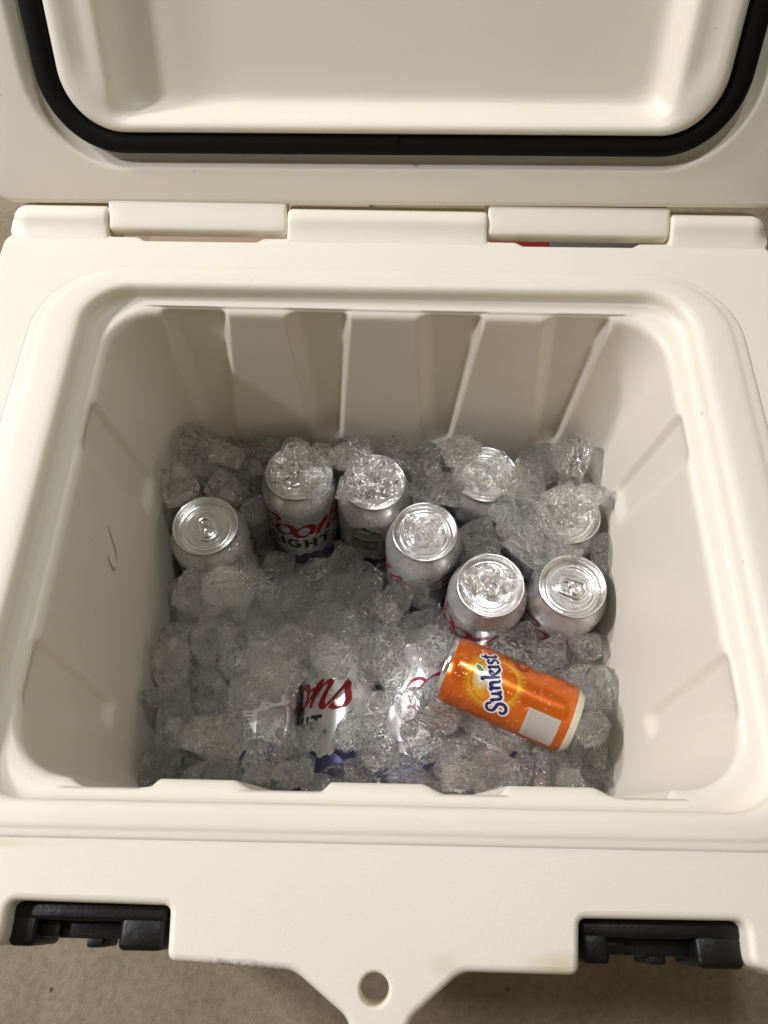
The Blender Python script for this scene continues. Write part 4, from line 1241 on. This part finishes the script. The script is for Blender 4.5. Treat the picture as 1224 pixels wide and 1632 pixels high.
(7, 0.0174, 0.1567, 0.3526, -0.1458, 0.88, 0.46, -1.98, 'large squarish ice cube against the ribbed back wall, fourth from the left', 0),
(15, 0.0196, -0.0738, 0.249, -0.2225, -0.12, -0.18, 1.33, 'large flat ice chip in the open bed left of the middle, first from the left', 5),
(16, 0.0169, -0.0396, 0.2516, -0.2098, 0.42, 2.4, -0.13, 'large flat ice chip in the open bed left of the middle, second from the left', 5),
(19, 0.0166, -0.0281, 0.2073, -0.1915, -0.95, -2.29, -1.4, 'large flat ice chip in the open bed left of the middle, third from the left', 5),
(20, 0.0156, -0.0286, 0.259, -0.2575, -2.03, 0.51, -0.39, 'large flat ice chip in the open bed left of the middle, fourth from the left', 5),
(14, 0.0186, -0.1669, 0.1735, -0.1796, 0.05, 2.66, 1.76, 'large rounded ice lump along the dark left wall, first from the left', 2),
(11, 0.017, -0.1698, 0.2378, -0.1994, -0.08, 0.03, -1.64, 'large rounded ice lump along the dark left wall, second from the left', 2),
(10, 0.0168, -0.1655, 0.2048, -0.2059, 1.17, 3.1, -0.01, 'large rounded ice lump along the dark left wall, third from the left', 2),
(19, 0.0165, -0.099, 0.1807, -0.1922, 0.61, -1.04, 2.7, 'large flat ice chip in the shaded front left', 6),
(19, 0.0136, -0.1688, 0.1966, -0.1865, -2.98, -0.46, 1.23, 'middling flat ice chip along the dark left wall', 2),
(4, 0.0159, -0.1243, 0.2275, -0.163, 0.47, 2.16, 1.54, 'large squarish ice cube beside the lone can by the left wall, the left one', 4),
(2, 0.0185, -0.1166, 0.2496, -0.1898, -0.33, 0.43, -2.66, 'large squarish ice cube beside the lone can by the left wall, the right one', 4),
(5, 0.0131, -0.1068, 0.1492, -0.1813, -0.78, 0.27, 0.06, 'middling squarish ice cube in the shaded front left', 6),
(15, 0.0204, -0.1677, 0.1472, -0.1872, 2.45, -1.38, -0.69, 'large flat ice chip along the dark left wall, the left one', 2),
(16, 0.0159, -0.1685, 0.1705, -0.2027, -0.43, 2.75, 0.78, 'large flat ice chip along the dark left wall, the right one', 2),
(5, 0.012, -0.0622, 0.0886, -0.1771, 0.12, -0.58, 0.07, 'small squarish ice cube along the front wall, first from the left', 1),
(8, 0.0115, -0.0013, 0.0894, -0.2127, -1.72, -2.4, 0.15, 'small squarish ice cube along the front wall, second from the left', 1),
(1, 0.0117, 0.0489, 0.0916, -0.2014, -2.42, 0.45, 0.53, 'small squarish ice cube along the front wall, third from the left', 1),
(2, 0.0123, 0.0586, 0.0883, -0.1541, 0.52, 0.0, -0.16, 'small squarish ice cube along the front wall, fourth from the left', 1),
(3, 0.0115, 0.1452, 0.0866, -0.1818, -1.7, 0.93, -1.42, 'small squarish ice cube along the front wall, fifth from the left', 1),
(9, 0.0163, -0.0352, 0.2839, -0.2319, 2.74, -0.3, 0.9, 'large rounded ice lump beside the back can with small print', 4),
(8, 0.0173, -0.0123, 0.2465, -0.2183, 2.62, -0.59, -0.02, 'large squarish ice cube beside the middle can, first from the left', 4),
(0, 0.016, 0.0304, 0.2206, -0.2157, -1.51, -0.0, 0.14, 'large squarish ice cube beside the middle can, second from the left', 4),
(1, 0.0162, 0.0848, 0.2875, -0.1964, -1.17, -0.03, 0.16, 'large squarish ice cube beside the middle can, third from the left', 4),
(19, 0.0137, 0.0532, 0.2185, -0.2163, 1.6, 0.56, -1.31, 'middling flat ice chip beside the can behind the orange one', 4),
(4, 0.0173, 0.1162, 0.1922, -0.1926, 0.02, -0.14, -0.94, 'large squarish ice cube round the orange can', 10),
(16, 0.0153, 0.1121, 0.2961, -0.1899, 0.21, -0.03, 1.77, 'large flat ice chip beside the right back can, first from the left', 4),
(17, 0.0192, 0.112, 0.2897, -0.1451, 1.7, 0.26, 0.52, 'large flat ice chip beside the right back can, second from the left', 4),
(17, 0.0197, 0.1424, 0.3384, -0.1962, 1.59, 0.46, 0.41, 'large flat ice chip beside the right back can, third from the left', 4),
(15, 0.0158, 0.1799, 0.2689, -0.1632, -0.86, -1.5, 0.85, 'large flat ice chip beside the right back can, fourth from the left', 4),
(19, 0.0176, 0.1751, 0.1225, -0.2418, -1.65, -0.92, -1.49, 'large flat ice chip along the bright right wall', 3),
(10, 0.0143, 0.1688, 0.1933, -0.2109, -0.03, -1.69, 1.65, 'middling rounded ice lump along the bright right wall, the left one', 3),
(13, 0.0138, 0.1676, 0.1953, -0.1855, 0.33, -2.58, 0.01, 'middling rounded ice lump along the bright right wall, the right one', 3),
(12, 0.0178, 0.1147, 0.2739, -0.2093, 0.36, 0.3, 0.45, 'large rounded ice lump beside the can behind the orange one', 4),
(13, 0.0188, 0.1442, 0.188, -0.218, -1.21, -0.1, -1.11, 'large rounded ice lump round the orange can', 10),
(3, 0.0132, -0.0121, 0.2695, -0.2336, -1.56, -2.0, 1.01, 'middling squarish ice cube beside the middle can, the left one', 4),
(4, 0.0128, 0.0492, 0.3195, -0.149, 0.68, -2.72, 0.16, 'middling squarish ice cube beside the middle can, the right one', 4),
(12, 0.0177, 0.1634, 0.1558, -0.2119, -1.52, 0.23, 2.19, 'large rounded ice lump along the bright right wall', 3),
(19, 0.0134, -0.0168, 0.196, -0.212, -0.36, -2.65, 1.16, 'middling flat ice chip over the lying cans, the left one', 9),
(18, 0.0141, 0.0238, 0.1426, -0.185, 2.97, 0.11, -1.22, 'middling flat ice chip over the lying cans, the right one', 9),
(18, 0.017, 0.043, 0.1328, -0.1709, 0.64, 3.04, -0.29, 'large flat ice chip round the orange can, first from the left', 10),
(19, 0.0192, 0.0583, 0.1296, -0.1988, -0.38, 0.57, -1.98, 'large flat ice chip round the orange can, second from the left', 10),
(19, 0.0203, 0.0942, 0.1245, -0.1889, 0.84, -2.42, 0.18, 'large flat ice chip round the orange can, third from the left', 10),
(7, 0.0137, 0.0394, 0.1527, -0.1985, 0.12, 0.91, -2.35, 'middling squarish ice cube round the orange can, first from the left', 10),
(6, 0.0133, 0.0695, 0.1511, -0.2112, 1.87, -0.56, 0.12, 'middling squarish ice cube round the orange can, second from the left', 10),
(3, 0.0144, 0.1395, 0.1901, -0.188, 1.87, 0.04, -1.69, 'middling squarish ice cube round the orange can, third from the left', 10),
(12, 0.0146, -0.0996, 0.0929, -0.1938, 2.5, -0.22, -1.58, 'middling rounded ice lump along the front wall, first from the left', 1),
(11, 0.0139, 0.0004, 0.1064, -0.1773, 2.31, 0.03, 0.77, 'middling rounded ice lump along the front wall, second from the left', 1),
(14, 0.0136, 0.0744, 0.1074, -0.1929, 1.59, 0.13, -2.12, 'middling rounded ice lump along the front wall, third from the left', 1),
(5, 0.0117, -0.0039, 0.1239, -0.1829, -1.23, -3.06, 0.05, 'small squarish ice cube over the lying cans', 9),
(11, 0.0127, -0.1474, 0.0893, -0.2038, 0.51, 2.19, -0.92, 'small rounded ice lump along the front wall, the left one', 1),
(14, 0.0121, -0.0461, 0.085, -0.1908, -1.66, 2.6, -0.05, 'small rounded ice lump along the front wall, the right one', 1),
(12, 0.0114, -0.0014, 0.1458, -0.1831, -2.91, 0.4, -0.01, 'small rounded ice lump over the lying cans', 9),
(3, 0.0126, 0.1687, 0.1304, -0.2002, 0.08, 2.23, -1.4, 'small squarish ice cube along the bright right wall', 3),
(2, 0.0154, 0.0081, 0.1692, -0.173, -1.11, 0.54, -0.85, 'large squarish ice cube over the lying cans, the left one', 9),
(6, 0.0153, 0.0475, 0.2, -0.2006, 0.42, 0.0, 2.29, 'large squarish ice cube over the lying cans, the right one', 9),
(11, 0.0149, -0.0678, 0.1936, -0.2173, 0.71, -0.06, -1.84, 'middling rounded ice lump over the lying cans, the left one', 9),
(14, 0.0143, 0.006, 0.2037, -0.2022, 0.75, -0.62, -0.37, 'middling rounded ice lump over the lying cans, the right one', 9),
(3, 0.0115, -0.14, 0.1667, -0.2021, 0.98, -0.7, 0.98, 'small squarish ice cube in the shaded front left, the left one', 6),
(1, 0.0115, -0.0883, 0.1591, -0.2027, -1.69, 0.25, -1.6, 'small squarish ice cube in the shaded front left, the right one', 6),
(0, 0.0129, 0.1238, 0.323, -0.1621, -0.43, 2.37, -0.97, 'middling squarish ice cube beside the right back can, the left one', 4),
(7, 0.0128, 0.1706, 0.3421, -0.17, 1.02, 0.89, 2.58, 'middling squarish ice cube beside the right back can, the right one', 4),
(1, 0.0187, 0.0811, 0.2774, -0.1614, -0.96, -1.06, -1.91, 'large squarish ice cube beside the can behind the orange one', 4),
(8, 0.0122, -0.1374, 0.3472, -0.1464, -0.28, 3.04, -0.36, 'small squarish ice cube in the open bed left of the middle', 5),
(7, 0.0143, 0.1671, 0.3626, -0.1829, 0.57, 0.11, 2.66, 'middling squarish ice cube against the ribbed back wall', 0),
(12, 0.0148, 0.0457, 0.3557, -0.1836, 3.12, -0.15, 1.26, 'middling rounded ice lump against the ribbed back wall', 0),
(10, 0.0117, 0.1009, 0.303, -0.1547, 1.29, -0.49, 0.58, 'small rounded ice lump beside the pale back can', 4),
(1, 0.0127, 0.123, 0.2685, -0.1854, -0.84, -1.28, -0.09, 'small squarish ice cube beside the can by the right wall', 4),
(12, 0.014, 0.1127, 0.2897, -0.1722, 0.14, -0.17, 2.37, 'middling rounded ice lump beside the right back can', 4),
(1, 0.0176, 0.0373, 0.3502, -0.1582, 2.14, 1.41, -0.01, 'large squarish ice cube beside the back can with small print', 4),
(8, 0.0167, 0.1206, 0.3174, -0.1316, -1.17, -0.02, -0.4, 'large squarish ice cube beside the right back can', 4),
(9, 0.0116, 0.0273, 0.3489, -0.188, 1.41, -2.09, -0.96, 'small rounded ice lump beside the back can with small print', 4),
(8, 0.019, 0.1238, 0.2691, -0.1481, -1.29, 0.54, 0.84, 'large squarish ice cube beside the can by the right wall', 4),
(6, 0.013, 0.1649, 0.1267, -0.1832, 1.59, 0.43, 1.93, 'middling squarish ice cube along the bright right wall', 3),
(6, 0.018, 0.169, 0.1611, -0.1795, -1.21, 0.44, 0.11, 'large squarish ice cube along the bright right wall', 3),
(16, 0.006, -0.1271, 0.156, -0.1819, 0.27, 0.0, 2.38, 'tiny loose ice splinter in the shaded front left, first from the left', 11),
(9, 0.0067, -0.1224, 0.194, -0.1674, 0.07, -0.0, 1.39, 'tiny loose ice splinter in the shaded front left, second from the left', 11),
(11, 0.0064, -0.0989, 0.1558, -0.1721, 0.89, -0.0, -3.03, 'tiny loose ice splinter in the shaded front left, third from the left', 11),
(15, 0.0051, -0.0884, 0.179, -0.1718, 0.61, 0.0, -1.21, 'tiny loose ice splinter in the shaded front left, fourth from the left', 11),
(16, 0.0053, -0.075, 0.1209, -0.1837, 0.5, -0.0, 1.37, 'tiny loose ice splinter in the shaded front left, fifth from the left', 11),
(17, 0.0056, -0.1464, 0.1022, -0.2045, 1.1, -0.0, -3.04, 'tiny loose ice splinter along the front wall, first from the left', 11),
(11, 0.005, -0.1363, 0.0898, -0.1742, 0.35, 0.0, -1.53, 'tiny loose ice splinter along the front wall, second from the left', 11),
(15, 0.0071, -0.1107, 0.0991, -0.1849, 0.86, -0.0, -1.72, 'tiny loose ice splinter along the front wall, third from the left', 11),
(20, 0.0059, -0.0948, 0.0858, -0.1729, 0.93, -0.0, -0.38, 'tiny loose ice splinter along the front wall, fourth from the left', 11),
(14, 0.0055, -0.0752, 0.0898, -0.172, 0.65, 0.0, -1.3, 'tiny loose ice splinter along the front wall, fifth from the left', 11),
(17, 0.0047, -0.0713, 0.1087, -0.1978, 1.07, -0.0, 2.96, 'tiny loose ice splinter along the front wall, sixth from the left', 11),
(18, 0.0049, -0.0544, 0.0991, -0.1759, 1.16, -0.0, 2.84, 'tiny loose ice splinter along the front wall, seventh from the left', 11),
(20, 0.0057, -0.0221, 0.0923, -0.1789, 0.2, 0.0, -2.93, 'tiny loose ice splinter along the front wall, eighth from the left', 11),
(11, 0.0054, -0.0078, 0.1011, -0.1669, 0.76, 0.0, -0.39, 'tiny loose ice splinter along the front wall, ninth from the left', 11),
(15, 0.0074, 0.0115, 0.0999, -0.1714, 1.16, 0.0, 0.61, 'tiny loose ice splinter along the front wall, tenth from the left', 11),
(10, 0.0038, 0.044, 0.1083, -0.182, 0.58, 0.0, 0.43, 'tiny loose ice splinter along the front wall, eleventh from the left', 11),
(20, 0.0071, 0.0505, 0.0875, -0.1401, 0.52, 0.0, -0.18, 'tiny loose ice splinter along the front wall, twelfth from the left', 11),
(16, 0.0055, 0.0729, 0.0814, -0.1592, 0.59, 0.0, 0.31, 'tiny loose ice splinter along the front wall, thirteenth from the left', 11),
(17, 0.0054, 0.1183, 0.0856, -0.1704, 0.44, 0.0, 1.46, 'tiny loose ice splinter along the front wall, fourteenth from the left', 11),
(14, 0.0035, 0.1719, 0.0942, -0.2186, 0.4, 0.0, 3.0, 'tiny loose ice splinter along the front wall, fifteenth from the left', 11),
(12, 0.0038, -0.0526, 0.1799, -0.1675, 1.01, 0.0, -1.8, 'tiny loose ice splinter over the lying cans, first from the left', 11),
(19, 0.0059, -0.0007, 0.1452, -0.171, 0.48, -0.0, 1.19, 'tiny loose ice splinter over the lying cans, second from the left', 11),
(20, 0.005, 0.0045, 0.1667, -0.1558, 1.03, 0.0, -0.14, 'tiny loose ice splinter over the lying cans, third from the left', 11),
(16, 0.0058, 0.0239, 0.1224, -0.1681, 0.2, 0.0, -2.09, 'tiny loose ice splinter over the lying cans, fourth from the left', 11),
(16, 0.0061, 0.0431, 0.3314, -0.1408, 1.18, 0.0, 0.88, 'tiny loose ice splinter beside the pale back can, first from the left', 11),
(20, 0.0041, 0.1112, 0.3216, -0.1187, 0.34, 0.0, -0.93, 'tiny loose ice splinter beside the pale back can, second from the left', 11),
(12, 0.0057, -0.1203, 0.216, -0.1422, 1.11, -0.0, -0.55, 'tiny loose ice splinter in the open bed left of the middle, first from the left', 11),
(14, 0.0063, -0.1173, 0.216, -0.1835, 0.42, 0.0, 0.17, 'tiny loose ice splinter in the open bed left of the middle, second from the left', 11),
(9, 0.0042, -0.0694, 0.2203, -0.2082, 0.99, 0.0, -1.39, 'tiny loose ice splinter in the open bed left of the middle, third from the left', 11),
(19, 0.006, -0.0513, 0.2165, -0.1978, 0.58, -0.0, -1.17, 'tiny loose ice splinter in the open bed left of the middle, fourth from the left', 11),
(10, 0.007, -0.0141, 0.2094, -0.2015, 1.09, 0.0, 0.71, 'tiny loose ice splinter in the open bed left of the middle, fifth from the left', 11),
(14, 0.0036, 0.0112, 0.2246, -0.1956, 0.72, -0.0, 0.76, 'tiny loose ice splinter in the open bed left of the middle, sixth from the left', 11),
(18, 0.0061, -0.1664, 0.153, -0.1764, 1.01, -0.0, 0.11, 'tiny loose ice splinter along the dark left wall, first from the left', 11),
(15, 0.0057, -0.1636, 0.1852, -0.1674, 0.44, 0.0, -2.84, 'tiny loose ice splinter along the dark left wall, second from the left', 11),
(16, 0.0066, -0.1548, 0.1234, -0.1714, 0.49, -0.0, 1.48, 'tiny loose ice splinter along the dark left wall, third from the left', 11),
(9, 0.0065, 0.1539, 0.2898, -0.1339, 0.45, 0.0, -2.92, 'tiny loose ice splinter beside the right back can, first from the left', 11),
(19, 0.0062, 0.1817, 0.3042, -0.1348, 0.82, -0.0, 1.44, 'tiny loose ice splinter beside the right back can, second from the left', 11),
(19, 0.0065, 0.0383, 0.1834, -0.1972, 1.14, 0.0, -0.97, 'tiny loose ice splinter round the orange can, first from the left', 11),
(18, 0.0043, 0.0421, 0.139, -0.1665, 0.68, -0.0, 3.14, 'tiny loose ice splinter round the orange can, second from the left', 11),
(9, 0.0066, 0.0734, 0.1131, -0.1786, 0.07, 0.0, -0.75, 'tiny loose ice splinter round the orange can, third from the left', 11),
(11, 0.0041, 0.0887, 0.1293, -0.177, 1.11, -0.0, 2.9, 'tiny loose ice splinter round the orange can, fourth from the left', 11),
(15, 0.0045, 0.1282, 0.1861, -0.1736, 0.17, 0.0, -2.17, 'tiny loose ice splinter round the orange can, fifth from the left', 11),
(11, 0.0056, -0.1688, 0.3203, -0.1313, 0.63, -0.0, 1.82, 'tiny loose ice splinter beside the lone can by the left wall, first from the left', 11),
(16, 0.0036, -0.165, 0.3055, -0.1446, 1.21, -0.0, 0.65, 'tiny loose ice splinter beside the lone can by the left wall, second from the left', 11),
(15, 0.0073, -0.1022, 0.2855, -0.2302, 0.46, 0.0, -2.12, 'tiny loose ice splinter beside the lone can by the left wall, third from the left', 11),
(12, 0.0052, -0.1259, 0.3456, -0.1872, 0.73, -0.0, -0.66, 'tiny loose ice splinter beside the left back can with red script, first from the left', 11),
(10, 0.0057, -0.1144, 0.3462, -0.1649, 0.9, -0.0, 0.71, 'tiny loose ice splinter beside the left back can with red script, second from the left', 11),
(18, 0.0042, -0.0593, 0.3342, -0.141, 1.12, 0.0, -0.26, 'tiny loose ice splinter beside the left back can with red script, third from the left', 11),
(18, 0.0062, -0.0482, 0.328, -0.1239, 0.78, -0.0, 3.08, 'tiny loose ice splinter beside the left back can with red script, fourth from the left', 11),
(14, 0.0043, 0.1614, 0.1534, -0.1671, 0.75, -0.0, -1.17, 'tiny loose ice splinter along the bright right wall, first from the left', 11),
(18, 0.0045, 0.1725, 0.1131, -0.2253, 0.76, -0.0, 0.09, 'tiny loose ice splinter along the bright right wall, second from the left', 11),
(16, 0.0041, 0.1777, 0.1665, -0.1696, 0.68, -0.0, 1.65, 'tiny loose ice splinter along the bright right wall, third from the left', 11),
(11, 0.005, -0.0135, 0.3192, -0.1377, 0.08, 0.0, 0.38, 'tiny loose ice splinter beside the back can with small print, first from the left', 11),
(20, 0.0071, 0.0242, 0.3255, -0.1623, 0.98, 0.0, -1.41, 'tiny loose ice splinter beside the back can with small print, second from the left', 11),
(16, 0.0063, 0.0423, 0.2779, -0.1251, 0.2, 0.0, -0.01, 'tiny loose ice splinter beside the middle can', 11),
(9, 0.0054, 0.1175, 0.2676, -0.1277, 0.42, -0.0, 1.87, 'tiny loose ice splinter beside the can behind the orange one', 11),
(3, (0.014, 0.0145, 0.013), -0.0573, 0.3123, -0.1385, 0.28, 0.05, 0.12, 'square clear ice cube over the front edge of the lid with red script below', 7),
(16, (0.016, 0.015, 0.01), -0.0843, 0.334, -0.1465, 0.03, 0.0, 0.4, 'flat melting sheet of ice on the lid beside the square cube', 7),
(12, (0.015, 0.012, 0.011), -0.0774, 0.3503, -0.14, 0.3, 0.1, 0.2, 'dark edged ice lump behind the lid with the square cube', 7),
(18, (0.013, 0.012, 0.011), -0.0549, 0.3489, -0.143, 0.5, 0.3, 0.9, 'thin ice chip leaning between the two left back cans', 7),
(10, (0.0205, 0.019, 0.0085), -0.0112, 0.3253, -0.1455, 0.05, 0.0, 0.4, 'wide melted slab of ice covering the lid above the small print', 7),
(13, (0.012, 0.011, 0.01), -0.0007, 0.3244, -0.131, 0.2, 0.1, 1.0, 'small bright lump on the wide slab of ice', 7),
(9, (0.018, 0.015, 0.012), -0.0288, 0.3464, -0.138, 0.25, 0.1, 0.3, 'wide crinkled ice lump at the back wall behind the slab', 7),
(17, (0.008, 0.014, 0.02), -0.0335, 0.3142, -0.143, 0.4, 0.2, 0.1, 'narrow ice shard at the left rim of the slab', 7),
(5, (0.0125, 0.011, 0.013), 0.0358, 0.2728, -0.1375, 0.15, 0.1, 0.25, 'tall lump of ice on the lid of the middle can', 7),
(19, (0.0075, 0.013, 0.011), 0.0224, 0.2838, -0.1465, 0.1, 0.2, 0.5, 'small ice shard left of the tall lump', 7),
(11, (0.0125, 0.012, 0.011), 0.0732, 0.3239, -0.1395, 0.1, 0.0, 0.3, 'left lump of ice of the pair on the back can', 7),
(2, (0.014, 0.0155, 0.013), 0.0968, 0.33, -0.1365, 0.2, 0.2, 0.8, 'right and larger lump of ice of the pair on the back can', 7),
(14, (0.0185, 0.0145, 0.014), 0.0633, 0.3487, -0.134, 0.3, 0.15, 0.4, 'big round ice lump standing highest at the middle of the back wall', 7),
(15, (0.019, 0.018, 0.011), 0.1493, 0.3095, -0.144, 0.06, 0.0, 0.2, 'flat ice sheet on the lid in the right back corner', 7),
(18, (0.02, 0.013, 0.013), 0.169, 0.3092, -0.137, 0.1, 0.25, 0.5, 'long ice shard slanting over the right back can', 7),
(20, (0.017, 0.013, 0.011), 0.1543, 0.2894, -0.14, -0.25, 0.1, 0.2, 'broken ice chip hanging over the front of the right back can', 7),
(7, (0.0135, 0.013, 0.012), 0.1304, 0.2881, -0.15, 0.3, 0.3, 0.6, 'sparkling ice cube left of the right back can', 7),
(5, (0.008, 0.0075, 0.007), 0.1943, 0.3089, -0.142, 0.1, 0.5, 0.3, 'small ice nugget touching the bright right wall', 7),
(14, (0.014, 0.013, 0.011), 0.0758, 0.235, -0.1415, 0.1, 0.0, 0.5, 'glittering lump of ice on the left of the lid behind the orange can', 7),
(20, (0.013, 0.014, 0.011), 0.0987, 0.2348, -0.1425, 0.05, 0.1, 1.3, 'smooth ice piece on the right of the lid behind the orange can', 7),
(6, (0.0055, 0.0048, 0.0042), 0.1574, 0.2598, -0.148, 0.1, 0.2, 0.4, 'tiny drop of ice on the back rim of the lid nearest the right wall', 7),
(16, (0.013, 0.011, 0.005), -0.0087, 0.1776, -0.201, 0.05, 0.04, 0.4, 'thin clear sheet of ice above the end of the red letters', 7),
(7, (0.013, 0.012, 0.009), -0.0586, 0.121, -0.201, 0.1, 0.1, 0.3, 'squarish clear ice cube over the gap left of the lettered lying can', 7),
(10, (0.015, 0.0125, 0.008), -0.0241, 0.1254, -0.2, 0.1, 0.1, 0.9, 'smooth clear ice lump over the blue foot of the lying can', 7),
]
for vi, sz, x, y, z, a, b, c, lab, gi in ICE:
    o = link('ice_chip' if ICE_KINDS[vi] == 'chip' else 'ice_cube', ICE_MESHES[vi], None, (x, y, z + DZ), (a, b, c))
    o.scale = (sz, sz, sz) if isinstance(sz, float) else sz
    tag(o, lab, 'ice', GROUPS[gi])
